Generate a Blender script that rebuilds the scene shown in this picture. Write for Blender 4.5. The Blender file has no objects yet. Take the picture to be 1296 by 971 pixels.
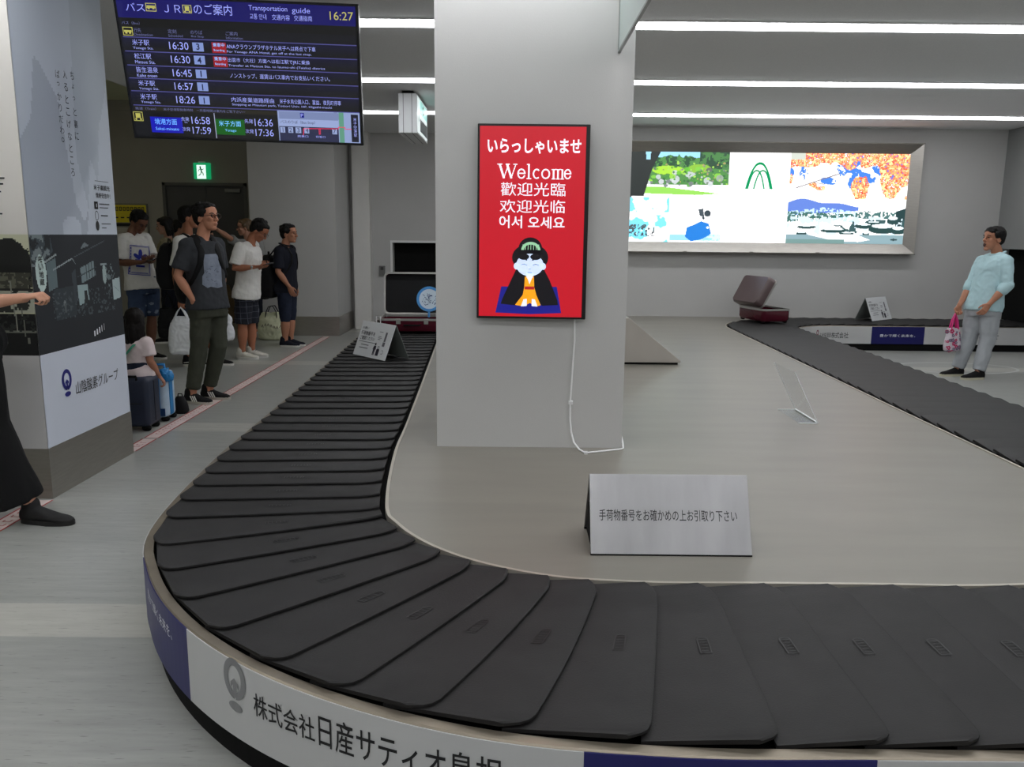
import bpy, bmesh, math, random
import numpy as np
from mathutils import Vector, Matrix, Euler, noise

S = bpy.context.scene
COL = S.collection
PI = math.pi

# ------------------------------------------------------------------ camera, world, exposure
cam_d = bpy.data.cameras.new('camera')
cam_d.sensor_width = 36.0
cam_d.lens = 1040.0 / 1296.0 * 36.0
cam_d.clip_start = 0.05
cam = bpy.data.objects.new('camera', cam_d)
COL.objects.link(cam)
_p, _r = math.radians(10.26), math.radians(0.57)
_f = Vector((0, math.cos(_p), -math.sin(_p)))
_x0 = Vector((1, 0, 0)); _u0 = _x0.cross(_f)
_x = _x0 * math.cos(_r) + _u0 * math.sin(_r); _u = _x.cross(_f)
cam.matrix_world = Matrix(((_x.x, _u.x, -_f.x, 0), (_x.y, _u.y, -_f.y, 0), (_x.z, _u.z, -_f.z, 1.5), (0, 0, 0, 1)))
S.camera = cam
w = bpy.data.worlds.new('world'); S.world = w; w.use_nodes = True
w.node_tree.nodes['Background'].inputs[0].default_value = (.75, .85, 1, 1)
w.node_tree.nodes['Background'].inputs[1].default_value = 0.15
S.view_settings.view_transform = 'Standard'
S.view_settings.look = 'None'
S.view_settings.exposure = 0.0
S.view_settings.gamma = 1.0
S.view_settings.use_curve_mapping = False
S.cycles.use_denoising = True
S.cycles.max_bounces = 8
S.cycles.diffuse_bounces = 5
S.cycles.sample_clamp_indirect = 6.0
STRIP_L = 11.0          # radiance of the ceiling strip lights
LIGHTBOX_L = 1.4
# ------------------------------------------------------------------ colour and materials
def lin(c):
    return tuple(((v / 255.0) / 12.92 if v <= 10.31 else (((v / 255.0) + .055) / 1.055) ** 2.4) for v in c)
_MC = {}
def mat(name, rgb, rough=.5, metal=0., var=.06, scale=6., stretch=(1, 1, 1), bump=0., bscale=60., emit=0., spec=.5, bstretch=(1, 1, 1), trans=0.):
    if name in _MC: return _MC[name]
    m = bpy.data.materials.new(name); m.use_nodes = True
    nt = m.node_tree; b = nt.nodes['Principled BSDF']
    c = lin(rgb)
    tc = nt.nodes.new('ShaderNodeTexCoord')
    mp = nt.nodes.new('ShaderNodeMapping'); mp.inputs['Scale'].default_value = stretch
    nt.links.new(tc.outputs['Object'], mp.inputs[0])
    nz = nt.nodes.new('ShaderNodeTexNoise'); nz.inputs['Scale'].default_value = scale; nz.inputs['Detail'].default_value = 5
    nt.links.new(mp.outputs[0], nz.inputs['Vector'])
    rp = nt.nodes.new('ShaderNodeValToRGB')
    rp.color_ramp.elements[0].position = .3; rp.color_ramp.elements[1].position = .7
    rp.color_ramp.elements[0].color = tuple(v * (1 - var) for v in c) + (1,)
    rp.color_ramp.elements[1].color = tuple(min(1, v * (1 + var)) for v in c) + (1,)
    nt.links.new(nz.outputs[0], rp.inputs[0])
    nt.links.new(rp.outputs[0], b.inputs['Base Color'])
    b.inputs['Roughness'].default_value = rough
    b.inputs['Metallic'].default_value = metal
    b.inputs['Specular IOR Level'].default_value = spec
    if trans: b.inputs['Transmission Weight'].default_value = trans
    if emit:
        nt.links.new(rp.outputs[0], b.inputs['Emission Color'])
        b.inputs['Emission Strength'].default_value = emit
    if bump:
        mp2 = nt.nodes.new('ShaderNodeMapping'); mp2.inputs['Scale'].default_value = bstretch
        nt.links.new(tc.outputs['Object'], mp2.inputs[0])
        n2 = nt.nodes.new('ShaderNodeTexNoise'); n2.inputs['Scale'].default_value = bscale; n2.inputs['Detail'].default_value = 4
        nt.links.new(mp2.outputs[0], n2.inputs['Vector'])
        bp = nt.nodes.new('ShaderNodeBump'); bp.inputs['Strength'].default_value = bump; bp.inputs['Distance'].default_value = .01
        nt.links.new(n2.outputs[0], bp.inputs['Height'])
        nt.links.new(bp.outputs[0], b.inputs['Normal'])
    _MC[name] = m
    return m
def picture_mat(name, emit=0., rough=.4):
    if name in _MC: return _MC[name]
    m = bpy.data.materials.new(name); m.use_nodes = True
    nt = m.node_tree; b = nt.nodes['Principled BSDF']
    a = nt.nodes.new('ShaderNodeAttribute'); a.attribute_name = 'Col'
    b.inputs['Roughness'].default_value = rough
    if emit:
        b.inputs['Base Color'].default_value = (.02, .02, .02, 1)
        nt.links.new(a.outputs['Color'], b.inputs['Emission Color'])
        b.inputs['Emission Strength'].default_value = emit
    else:
        nt.links.new(a.outputs['Color'], b.inputs['Base Color'])
    _MC[name] = m
    return m

# ------------------------------------------------------------------ mesh helpers
def wloc(o):
    v = Vector((0, 0, 0))
    while o is not None:
        v = v + o.location; o = o.parent
    return v
def obj(name, verts, faces, m, parent=None, smooth=False, bevel=0., kind=None, label=None, sharp=None, mats=None, midx=None):
    off = wloc(parent) if parent else Vector((0, 0, 0))
    me = bpy.data.meshes.new(name)
    me.from_pydata([tuple(Vector(v) - off) for v in verts], [], [tuple(f) for f in faces])
    for mm in (mats or [m]): me.materials.append(mm)
    if midx is not None:
        for p, i in zip(me.polygons, midx): p.material_index = i
    bm = bmesh.new(); bm.from_mesh(me)
    if len(bm.faces) < 60000: bmesh.ops.recalc_face_normals(bm, faces=bm.faces[:])
    bm.to_mesh(me); bm.free()
    o = bpy.data.objects.new(name, me); COL.objects.link(o)
    if parent: o.parent = parent
    if smooth:
        me.shade_smooth()
        if sharp: me.set_sharp_from_angle(angle=math.radians(sharp))
    if bevel:
        md = o.modifiers.new('bevel', 'BEVEL'); md.width = bevel; md.segments = 2; md.limit_method = 'ANGLE'
    if kind: o['kind'] = kind
    if label: o['label'] = label
    return o
def tag(o, label, cat, group=None):
    o['label'] = label; o['category'] = cat
    if group: o['group'] = group
    return o
def thing(name, loc, label, cat, group=None):
    o = bpy.data.objects.new(name, None); COL.objects.link(o); o.location = loc
    o.empty_display_size = .1
    return tag(o, label, cat, group)
class MB:
    def __init__(s, M=None): s.v = []; s.f = []; s.M = M
    def add(s, vs, fs):
        n = len(s.v)
        s.v += [(s.M @ Vector(v)) if s.M else Vector(v) for v in vs]
        s.f += [tuple(i + n for i in f) for f in fs]; return s
    def box(s, x0, y0, z0, x1, y1, z1):
        return s.add([(x0, y0, z0), (x1, y0, z0), (x1, y1, z0), (x0, y1, z0), (x0, y0, z1), (x1, y0, z1), (x1, y1, z1), (x0, y1, z1)],
                     [(3, 2, 1, 0), (4, 5, 6, 7), (0, 1, 5, 4), (1, 2, 6, 5), (2, 3, 7, 6), (3, 0, 4, 7)])
    def prism(s, poly, d):
        """poly: list of 3-D points (one face), extruded by the vector d."""
        n = len(poly); d = Vector(d)
        return s.add([Vector(p) for p in poly] + [Vector(p) + d for p in poly],
                     [tuple(range(n))[::-1], tuple(range(n, 2 * n))] + [(i, (i + 1) % n, n + (i + 1) % n, n + i) for i in range(n)])
    def tube(s, pts, ra, rb=None, ref=(0, 0, 1), seg=14, cap=True):
        """swept tube with elliptical rings: half widths ra along the side axis, rb across it, with domed ends."""
        pts = [Vector(p) for p in pts]; n = len(pts)
        ra = [ra] * n if not hasattr(ra, '__len__') else list(ra)
        rb = list(ra) if rb is None else ([rb] * n if not hasattr(rb, '__len__') else list(rb))
        T = []
        for i in range(n):
            t = pts[min(i + 1, n - 1)] - pts[max(i - 1, 0)]
            T.append(t.normalized() if t.length > 1e-9 else (T[-1] if T else Vector((0, 0, 1))))
        rings = []; fr = [None]
        def ring(c, t, a, b):
            r = Vector(ref) if fr[0] is None else fr[0]
            r = r - t * r.dot(t)
            if r.length < .25 and fr[0] is None:
                r = Vector((1, 0, 0)) - t * t.x
                if r.length < .25: r = Vector((0, 1, 0)) - t * t.y
            r.normalize(); fr[0] = r; q = t.cross(r)
            rings.append([c + r * (b * math.sin(2 * PI * k / seg)) + q * (a * math.cos(2 * PI * k / seg)) for k in range(seg)])
        if cap:
            for al in (80, 50, 22):
                e = math.radians(al); ring(pts[0] - T[0] * (min(ra[0], rb[0]) * math.sin(e)), T[0], ra[0] * math.cos(e), rb[0] * math.cos(e))
        for i in range(n): ring(pts[i], T[i], ra[i], rb[i])
        if cap:
            for al in (22, 50, 80):
                e = math.radians(al); ring(pts[-1] + T[-1] * (min(ra[-1], rb[-1]) * math.sin(e)), T[-1], ra[-1] * math.cos(e), rb[-1] * math.cos(e))
        vs = [p for r in rings for p in r]; fs = []
        for i in range(len(rings) - 1):
            for k in range(seg):
                fs.append((i * seg + k, i * seg + (k + 1) % seg, (i + 1) * seg + (k + 1) % seg, (i + 1) * seg + k))
        fs.append(tuple(range(seg))[::-1]); fs.append(tuple(range((len(rings) - 1) * seg, len(rings) * seg)))
        return s.add(vs, fs)
    def ell(s, c, r, R=None, nu=14, nv=9):
        vs = []; fs = []
        for j in range(1, nv):
            a = PI * j / nv
            for k in range(nu):
                b = 2 * PI * k / nu
                p = Vector((r[0] * math.sin(a) * math.cos(b), r[1] * math.sin(a) * math.sin(b), r[2] * math.cos(a)))
                vs.append((R @ p if R else p) + Vector(c))
        for sg in (1, -1):
            p = Vector((0, 0, sg * r[2])); vs.append((R @ p if R else p) + Vector(c))
        for j in range(nv - 2):
            for k in range(nu):
                fs.append((j * nu + k, (j + 1) * nu + k, (j + 1) * nu + (k + 1) % nu, j * nu + (k + 1) % nu))
        t = (nv - 1) * nu
        for k in range(nu):
            fs.append((t, k, (k + 1) % nu)); fs.append((t + 1, (nv - 2) * nu + (k + 1) % nu, (nv - 2) * nu + k))
        return s.add(vs, fs)
    def out(s, name, m, parent=None, **k): return obj(name, s.v, s.f, m, parent, **k)
def box_obj(name, a, b, m, parent=None, **k):
    return MB().box(*a, *b).out(name, m, parent, **k)
class Frame:
    """A flat panel: origin, unit u to the right, unit v up; n looks at the reader."""
    def __init__(s, o, u, v):
        s.o = Vector(o); s.u = Vector(u).normalized(); s.v = Vector(v).normalized(); s.n = s.u.cross(s.v)
    def at(s, a, b, h=0.): return s.o + s.u * a + s.v * b + s.n * h
# ------------------------------------------------------------------ lettering
_WS = bpy.data.scenes.new('workbench')      # a scratch scene for evaluating single meshes quickly; removed at the end
def evaluated(o):
    with bpy.context.temp_override(scene=_WS, view_layer=_WS.view_layers[0]):
        dg = bpy.context.evaluated_depsgraph_get()
    return o.evaluated_get(dg)
_TC = {}
def glyphs(txt, bold=0.):
    k = (txt, bold)
    if k in _TC: return _TC[k]
    cu = bpy.data.curves.new('t', 'FONT'); cu.body = txt; cu.size = 1.0; cu.offset = bold; cu.resolution_u = 3
    o = bpy.data.objects.new('t', cu); _WS.collection.objects.link(o)
    ev = evaluated(o); me = ev.to_mesh()
    vs = [(v.co.x, v.co.y) for v in me.vertices]; fs = [tuple(p.vertices) for p in me.polygons]
    ev.to_mesh_clear()
    bpy.data.objects.remove(o); bpy.data.curves.remove(cu)
    _TC[k] = (vs, fs); return vs, fs
class Ink:
    """Flat marks (letters, bars, shapes) on a surface given by place(u, v) -> point."""
    def __init__(s, place): s.p = place; s.v = []; s.f = []
    def raw(s, vs, fs):
        n = len(s.v); s.v += [s.p(a, b) for a, b in vs]; s.f += [tuple(i + n for i in f) for f in fs]; return s
    def text(s, t, x0, y0, x1, y1, bold=0., keep=False, skew=0.):
        vs, fs = glyphs(t, bold)
        if not vs: return s
        a0 = min(v[0] for v in vs); a1 = max(v[0] for v in vs); b0 = min(v[1] for v in vs); b1 = max(v[1] for v in vs)
        kx = (x1 - x0) / max(a1 - a0, 1e-6); ky = (y1 - y0) / max(b1 - b0, 1e-6)
        if keep: kx = ky = min(kx, ky); x0 = (x0 + x1) / 2 - kx * (a1 - a0) / 2; y0 = (y0 + y1) / 2 - ky * (b1 - b0) / 2
        return s.raw([(x0 + (v[0] - a0) * kx + skew * (v[1] - b0) * ky, y0 + (v[1] - b0) * ky) for v in vs], fs)
    def poly(s, pts): return s.raw(pts, [tuple(range(len(pts)))])
    def rect(s, x0, y0, x1, y1): return s.poly([(x0, y0), (x1, y0), (x1, y1), (x0, y1)])
    def frame(s, x0, y0, x1, y1, t):
        return s.rect(x0, y0, x1, y0 + t).rect(x0, y1 - t, x1, y1).rect(x0, y0 + t, x0 + t, y1 - t).rect(x1 - t, y0 + t, x1, y1 - t)
    def line(s, pts, w):
        for i in range(len(pts) - 1):
            a = Vector(pts[i]); b = Vector(pts[i + 1]); d = b - a
            if d.length < 1e-9: continue
            d.normalize(); n = Vector((-d.y, d.x)) * w / 2
            s.poly([tuple(a - n - d * w * .3), tuple(b - n + d * w * .3), tuple(b + n + d * w * .3), tuple(a + n - d * w * .3)])
        return s
    def oval(s, cx, cy, rx, ry, n=20, a0=0, a1=2 * PI):
        return s.poly([(cx + rx * math.cos(a0 + (a1 - a0) * i / n), cy + ry * math.sin(a0 + (a1 - a0) * i / n)) for i in range(n + (a1 - a0 < 6.2))])
    def ring(s, cx, cy, rx, ry, t, a0=0., a1=2 * PI, n=28):
        vs = []; fs = []
        for i in range(n + 1):
            a = a0 + (a1 - a0) * i / n
            vs += [(cx + rx * math.cos(a), cy + ry * math.sin(a)), (cx + (rx - t) * math.cos(a), cy + (ry - t) * math.sin(a))]
        for i in range(n): fs.append((2 * i, 2 * i + 1, 2 * i + 3, 2 * i + 2))
        return s.raw(vs, fs)
    def out(s, name, m, parent=None, **k): return obj(name, s.v, s.f, m, parent, **k)
# ------------------------------------------------------------------ printed pictures (colour grids built in code)
class Canvas:
    def __init__(s, w, h, bg):
        s.w, s.h = w, h; s.a = np.zeros((h, w, 3)); s.a[:] = bg
        s.Y, s.X = np.mgrid[0:h, 0:w] ; s.X = (s.X + .5) / w; s.Y = 1 - (s.Y + .5) / h     # 0..1, y up
        s.rng = np.random.default_rng(5)
    def mask(s, m, c, al=1.): s.a[m] = s.a[m] * (1 - al) + np.array(c) * al; return s
    def poly(s, pts, c, al=1.):
        ins = np.zeros(s.X.shape, bool); n = len(pts)
        for i in range(n):
            x0, y0 = pts[i]; x1, y1 = pts[(i + 1) % n]
            if y0 == y1: continue
            cr = ((s.Y >= min(y0, y1)) & (s.Y < max(y0, y1)) & (s.X < x0 + (s.Y - y0) / (y1 - y0) * (x1 - x0)))
            ins ^= cr
        return s.mask(ins, c, al)
    def ell(s, cx, cy, rx, ry, c, al=1.): return s.mask(((s.X - cx) / rx) ** 2 + ((s.Y - cy) / ry) ** 2 < 1, c, al)
    def rect(s, x0, y0, x1, y1, c, al=1.): return s.mask((s.X >= x0) & (s.X < x1) & (s.Y >= y0) & (s.Y < y1), c, al)
    def line(s, p, q, wd, c, al=1.):
        px, py = p; qx, qy = q; asp = s.w / s.h
        dx, dy = (qx - px) * asp, qy - py; L = max(dx * dx + dy * dy, 1e-9)
        t = np.clip((((s.X - px) * asp) * dx + (s.Y - py) * dy) / L, 0, 1)
        d = np.hypot((s.X - px) * asp - t * dx, s.Y - py - t * dy)
        return s.mask(d < wd, c, al)
    def noise(s, sc, seed=0):
        """smooth value noise 0..1, sc cells across the width"""
        r = np.random.default_rng(seed); asp = s.h / s.w; o = np.zeros(s.X.shape); amp = 1.; tot = 0
        for _ in range(3):
            n = max(2, int(sc)); g = r.random((int(n * asp) + 3, n + 2))
            fx = s.X * n; fy = (1 - s.Y) * n * asp; ix = fx.astype(int); iy = fy.astype(int); tx = fx - ix; ty = fy - iy
            tx = tx * tx * (3 - 2 * tx); ty = ty * ty * (3 - 2 * ty)
            o += amp * ((g[iy, ix] * (1 - tx) + g[iy, ix + 1] * tx) * (1 - ty) + (g[iy + 1, ix] * (1 - tx) + g[iy + 1, ix + 1] * tx) * ty)
            tot += amp; amp *= .5; sc *= 2
        return o / tot
    def dabs(s, n, fx, r0, r1, cols, seed=1):
        rg = random.Random(seed); asp = s.w / s.h
        for _ in range(n):
            x, y = fx(rg); r = rg.uniform(r0, r1); s.ell(x, y, r / asp, r * rg.uniform(.6, 1), rg.choice(cols), .9)
        return s
    def build(s, name, m, parent, place):
        off = wloc(parent); W, H = s.w, s.h
        vs = [tuple(place(i / W, 1 - j / H) - off) for j in range(H + 1) for i in range(W + 1)]
        fs = [(j * (W + 1) + i, (j + 1) * (W + 1) + i, (j + 1) * (W + 1) + i + 1, j * (W + 1) + i + 1) for j in range(H) for i in range(W)]
        me = bpy.data.meshes.new(name); me.from_pydata(vs, [], fs); me.materials.append(m)
        c = np.clip(s.a.reshape(-1, 3), 0, 255) / 255.
        c = np.where(c <= .04045, c / 12.92, ((c + .055) / 1.055) ** 2.4)
        at = me.color_attributes.new('Col', 'FLOAT_COLOR', 'CORNER')
        d = np.ones((len(fs) * 4, 4)); d[:, :3] = np.repeat(c, 4, axis=0)
        at.data.foreach_set('color', d.ravel())
        o = bpy.data.objects.new(name, me); COL.objects.link(o); o.parent = parent
        return o
# ================================================================== materials of the hall
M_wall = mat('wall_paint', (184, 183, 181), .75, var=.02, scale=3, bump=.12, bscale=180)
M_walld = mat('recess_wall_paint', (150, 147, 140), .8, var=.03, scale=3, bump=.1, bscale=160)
M_ceil = mat('ceiling_board', (224, 225, 226), .9, var=.05, scale=120, bump=.15, bscale=150)
M_cream = mat('cream_ceiling', (226, 228, 196), .85, var=.02)  # the raised ceiling's warm light is put into this cream tone
M_deck = mat('deck_sheet', (130, 126, 117), .36, var=.07, scale=2.2, stretch=(.6, 3, 1), bump=.02, bscale=40, bstretch=(.4, 8, 1), spec=.45)
M_steel = mat('brushed_steel', (168, 164, 158), .34, .85, var=.07, scale=9, stretch=(1, 1, 14), bump=.04, bscale=70, bstretch=(.5, .5, 9))
M_steelh = mat('brushed_steel_sheet', (160, 159, 160), .34, .95, var=.10, scale=3, stretch=(3, 1, .6), bump=.02, bscale=50, bstretch=(1, 1, 12))
M_rim = mat('rim_metal', (150, 140, 125), .35, .7, var=.08, scale=14)
M_rubber = mat('black_rubber', (36, 35, 35), .58, var=.2, scale=7, bump=.1, bscale=200, spec=.28)
M_rubm = mat('embossed_rubber', (8, 8, 8), .5)
M_black = mat('matt_black', (14, 14, 14), .85, spec=.2)
M_dark = mat('underbelt_black', (10, 10, 10), .9, spec=.1)
M_skirt = mat('white_skirt', (192, 192, 192), .38, var=.02, scale=3)
M_blue = mat('blue_skirt', (10, 10, 92), .4, var=.04, scale=3)
M_inkb = mat('black_ink', (15, 15, 18), .6)
M_inkw = mat('white_ink', (232, 234, 240), .6)
M_inkg = mat('grey_ink', (128, 128, 130), .5)
M_inkn = mat('navy_ink', (24, 26, 120), .5)
M_inkr = mat('red_ink', (176, 52, 52), .55)
M_white = mat('white_plastic', (228, 228, 228), .4, var=.02)
M_bezel = mat('black_bezel', (12, 12, 14), .3)

def floor_material():
    m = bpy.data.materials.new('vinyl_floor'); m.use_nodes = True; nt = m.node_tree; b = nt.nodes['Principled BSDF']
    N = nt.nodes.new; L = nt.links.new
    tc = N('ShaderNodeTexCoord'); sp = N('ShaderNodeSeparateXYZ'); L(tc.outputs['Object'], sp.inputs[0])
    def math_(op, a, bb, c=None):
        n = N('ShaderNodeMath'); n.operation = op
        for i, v in enumerate((a, bb, c)):
            if v is None: continue
            if isinstance(v, (int, float)): n.inputs[i].default_value = v
            else: L(v, n.inputs[i])
        return n.outputs[0]
    # lighter cross bands every 3.25 m, 0.28 m wide
    t = math_('MODULO', math_('ADD', sp.outputs['Y'], 3.25 * 6 - 2.86), 3.25)
    band = math_('LESS_THAN', t, .28)
    mp = N('ShaderNodeMapping'); mp.inputs['Scale'].default_value = (.7, 6, 1); L(tc.outputs['Object'], mp.inputs[0])
    nz = N('ShaderNodeTexNoise'); nz.inputs['Scale'].default_value = 4; nz.inputs['Detail'].default_value = 7; nz.inputs['Roughness'].default_value = .65; L(mp.outputs[0], nz.inputs['Vector'])
    r1 = N('ShaderNodeValToRGB'); r1.color_ramp.elements[0].position = .3; r1.color_ramp.elements[1].position = .72
    r1.color_ramp.elements[0].color = lin((146, 147, 143)) + (1,); r1.color_ramp.elements[1].color = lin((164, 165, 161)) + (1,); L(nz.outputs[0], r1.inputs[0])
    r2 = N('ShaderNodeValToRGB'); r2.color_ramp.elements[0].position = .3; r2.color_ramp.elements[1].position = .72
    r2.color_ramp.elements[0].color = lin((168, 167, 160)) + (1,); r2.color_ramp.elements[1].color = lin((186, 185, 178)) + (1,); L(nz.outputs[0], r2.inputs[0])
    mx = N('ShaderNodeMix'); mx.data_type = 'RGBA'; L(band, mx.inputs[0]); L(r1.outputs[0], mx.inputs[6]); L(r2.outputs[0], mx.inputs[7])
    # scuffs
    n2 = N('ShaderNodeTexNoise'); n2.inputs['Scale'].default_value = 22; n2.inputs['Detail'].default_value = 8; L(mp.outputs[0], n2.inputs['Vector'])
    r3 = N('ShaderNodeValToRGB'); r3.color_ramp.elements[0].position = .62; r3.color_ramp.elements[1].position = .72
    r3.color_ramp.elements[0].color = (1, 1, 1, 1); r3.color_ramp.elements[1].color = (.55, .55, .55, 1); L(n2.outputs[0], r3.inputs[0])
    m2 = N('ShaderNodeMix'); m2.data_type = 'RGBA'; m2.blend_type = 'MULTIPLY'; m2.inputs[0].default_value = 1; L(mx.outputs[2], m2.inputs[6]); L(r3.outputs[0], m2.inputs[7])
    L(m2.outputs[2], b.inputs['Base Color']); b.inputs['Roughness'].default_value = .3; b.inputs['Specular IOR Level'].default_value = .45
    return m
# ================================================================== ceiling lamps (the light of the hall)
M_tube = mat('lamp_diffuser', (250, 252, 255), .5, var=0., emit=STRIP_L)
ZC = 3.03
def strip(y, x0, x1, label):
    t = thing('ceiling_strip_light', ((x0 + x1) / 2, y, ZC), label, 'ceiling light', 'line lights in the ceiling')
    sec = [(y - .09, ZC), (y - .09, ZC - .012), (y - .078, ZC - .020), (y + .078, ZC - .020), (y + .09, ZC - .012), (y + .09, ZC)]
    MB().prism([(x0, a, b) for a, b in sec], (x1 - x0, 0, 0)).out('diffuser', M_tube, t)
    MB().box(x0 - .03, y - .11, ZC - .008, x1 + .03, y - .09, ZC).box(x0 - .03, y + .09, ZC - .008, x1 + .03, y + .11, ZC)\
        .box(x0 - .03, y - .09, ZC - .008, x0, y + .09, ZC).box(x1, y - .09, ZC - .008, x1 + .03, y + .09, ZC).out('trim_frame', M_white, t)
strip(6.40, -2.3, 6.6, 'long white ceiling line light nearest the pillar, widest of the three in view')
strip(8.67, -2.3, 6.6, 'long white ceiling line light between the nearest and the farthest line')
strip(10.90, -2.3, 6.6, 'thin looking white ceiling line light nearest the back wall')
for yy, xa in ((4.13, -5.5), (1.87, -5.5), (-.4, -5.5), (-2.67, -5.5)):
    strip(yy, xa, 6.6, 'long white ceiling line light out of the picture above the near belt')

M_warm = mat('added_fill_diffuser', (255, 244, 206), .5, var=0., emit=3.0)  # added lamp, unseen behind the column, to brighten the raised ceiling
_t = thing('added_ceiling_fill', (-6.4, 11.4, 3.6), 'added warm line light brightening the raised ceiling of the recess, unseen behind the column', 'ceiling light')
MB().box(-8.2, 11.3, 3.57, -4.9, 11.5, 3.595).out('diffuser', M_warm, _t); MB().box(-8.23, 11.28, 3.59, -4.87, 11.52, 3.6).out('trim_frame', M_white, _t)
# ================================================================== room shell
def struct(o): o['kind'] = 'structure'; return o
struct(box_obj('floor', (-9, -5, -.1), (7.3, 14.2, 0), floor_material()))
struct(box_obj('ceiling', (-4.2, -5, ZC), (7.3, 13.4, ZC + .6), M_ceil))
struct(box_obj('ceiling_raised', (-9.2, -5, 3.6), (-4.2, 14.2, 3.7), M_cream))
struct(box_obj('wall_back', (.2, 12.1, 0), (7.3, 13.4, ZC), M_wall))
h = MB()
h.box(-2.57, 13.2, 0, -1.965, 13.4, .345).box(-2.57, 13.2, .345, -1.915, 13.4, ZC).box(-.55, 13.2, 0, .2, 13.4, ZC).box(-1.915, 13.2, 1.36, -.55, 13.4, ZC)
struct(h.out('wall_back_hatch', M_wall))
struct(MB().box(-1.95, 13.185, .30, -1.915, 13.2, 1.395).box(-.55, 13.185, .30, -.515, 13.2, 1.395).box(-1.915, 13.185, 1.36, -.55, 13.2, 1.395).out('trim_hatch', M_white))
struct(MB().box(-2.0, 13.4, 0, -.4, 14.2, 1.6).out('hatch_void', M_black))
struct(box_obj('wall_block', (-3.81, 12.1, 0), (-2.57, 14.0, ZC), M_wall))
struct(box_obj('wall_pier', (-2.495, 13.0, 0), (-2.235, 13.2, ZC), mat('pier_paint', (214, 212, 208), .7, var=.02)))
struct(MB().box(-3.82, 12.088, 0, -2.557, 12.1, .285).box(-2.57, 12.1, 0, -2.556, 13.2, .285).out('baseboard_block', M_steel))
h = MB()
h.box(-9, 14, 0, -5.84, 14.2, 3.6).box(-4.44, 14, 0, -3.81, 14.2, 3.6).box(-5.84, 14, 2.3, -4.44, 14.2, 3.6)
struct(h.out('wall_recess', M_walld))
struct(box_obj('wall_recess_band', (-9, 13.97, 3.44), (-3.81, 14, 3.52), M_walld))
struct(box_obj('wall_left', (-9.2, -5, 0), (-9, 14.2, 3.6), M_wall))
struct(box_obj('wall_front', (-9.2, -5.2, 0), (7.3, -5, 3.6), M_wall))
h = MB()
h.box(7.0, -5, 0, 7.2, 10.8, ZC).box(7.0, 10.8, 1.37, 7.2, 12.1, ZC).box(7.0, 10.8, 0, 7.2, 11.03, .345).box(7.0, 12.03, 0, 7.2, 12.1, .345)
struct(h.out('wall_right', mat('side_wall_paint', (140, 141, 140), .8, var=.02)))
struct(MB().box(7.2, 10.7, .0, 8.0, 12.1, 1.5).out('hatch_void_side', M_black))
# rubber strip curtain just inside the side hatch
# recess door
M_door = mat('door_grey', (72, 72, 74), .55, var=.04)
d = struct(MB().box(-5.80, 14.03, .01, -5.13, 14.08, 2.26).box(-5.12, 14.03, .01, -4.48, 14.08, 2.26).out('door_1', M_door))
MB().box(-5.84, 13.985, 0, -5.79, 14.1, 2.3).box(-4.49, 13.985, 0, -4.44, 14.1, 2.3).box(-5.84, 13.985, 2.25, -4.44, 14.1, 2.3).out('door_frame', mat('door_frame_grey', (84, 84, 84), .5), d)
MB().box(-4.80, 13.98, 2.15, -4.55, 14.03, 2.205).out('door_closer', mat('closer_grey', (122, 122, 122), .4, .4), d)
MB().box(-5.20, 13.97, .95, -5.16, 14.03, 1.15).out('door_handle', M_steel, d)

# pillar standing on the island deck, and the printed column by the walkway
DZ = .34
struct(box_obj('pillar', (-.413, 4.43, DZ), (.612, 5.43, ZC), mat('pillar_paint', (198, 197, 195), .6, var=.012, scale=3, bump=.1, bscale=170)))
CX0, CX1, CY0, CY1 = -3.63, -2.6, 4.47, 5.47
colm = struct(box_obj('column', (CX0 + .004, CY0 + .004, 0), (CX1 - .004, CY1 - .004, ZC), M_white))
MB().box(CX0 - .004, CY0 - .004, 0, CX1 + .004, CY1 + .004, .292).out('column_base', mat('base_steel', (150, 145, 138), .38, .75, var=.06, scale=7, stretch=(1, 1, 10)), colm, label='brushed steel base plate round the column')

# ================================================================== baggage carousel
def catmull(P, n=24):
    P = [Vector(p) for p in P]; out = []
    for i in range(1, len(P) - 2):
        p0, p1, p2, p3 = P[i - 1:i + 3]
        for k in range(n):
            t = k / n
            out.append(.5 * ((2 * p1) + (p2 - p0) * t + (2 * p0 - 5 * p1 + 4 * p2 - p3) * t * t + (3 * p1 - p0 - 3 * p2 + p3) * t ** 3))
    out.append(P[-2]); return out
AC = Vector((.43, 3.62)); AR = 1.4475; BH = .440; RIM = .458
ctl = [(-1.50, 14.6), (-1.46, 13.7), (-1.375, 11.2), (-1.28, 9.0), (-1.165, 6.4), (-1.106, 5.0), (-1.076, 4.2)]
ctl += [(AC.x - AR * math.sin(math.radians(a)), AC.y - AR * math.cos(math.radians(a))) for a in (77, 62, 47, 32, 16, 0)]
ctl += [(.83, AC.y - AR), (1.24, AC.y - AR), (1.64, AC.y - AR)]
ctl += [(1.64 + AR * math.sin(math.radians(a)), AC.y - AR * math.cos(math.radians(a))) for a in (16, 32, 48, 64, 80)]
ctl += [(3.095, 4.3), (3.12, 5.6), (3.165, 7.4), (3.21, 9.2), (3.232, 10.1)]
ctl += [(4.285 - 1.05 * math.cos(math.radians(a)), 10.48 + 1.05 * math.sin(math.radians(a))) for a in (15, 38, 62, 85)]
ctl += [(4.8, 11.53), (5.6, 11.53), (6.6, 11.53), (7.7, 11.53), (8.2, 11.53)]
PATH = catmull(ctl); CUM = [0.]
for a, b in zip(PATH, PATH[1:]): CUM.append(CUM[-1] + (b - a).length)
LEN = CUM[-1]; CUMA = np.array(CUM); PA = np.array([tuple(p) for p in PATH])
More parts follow.
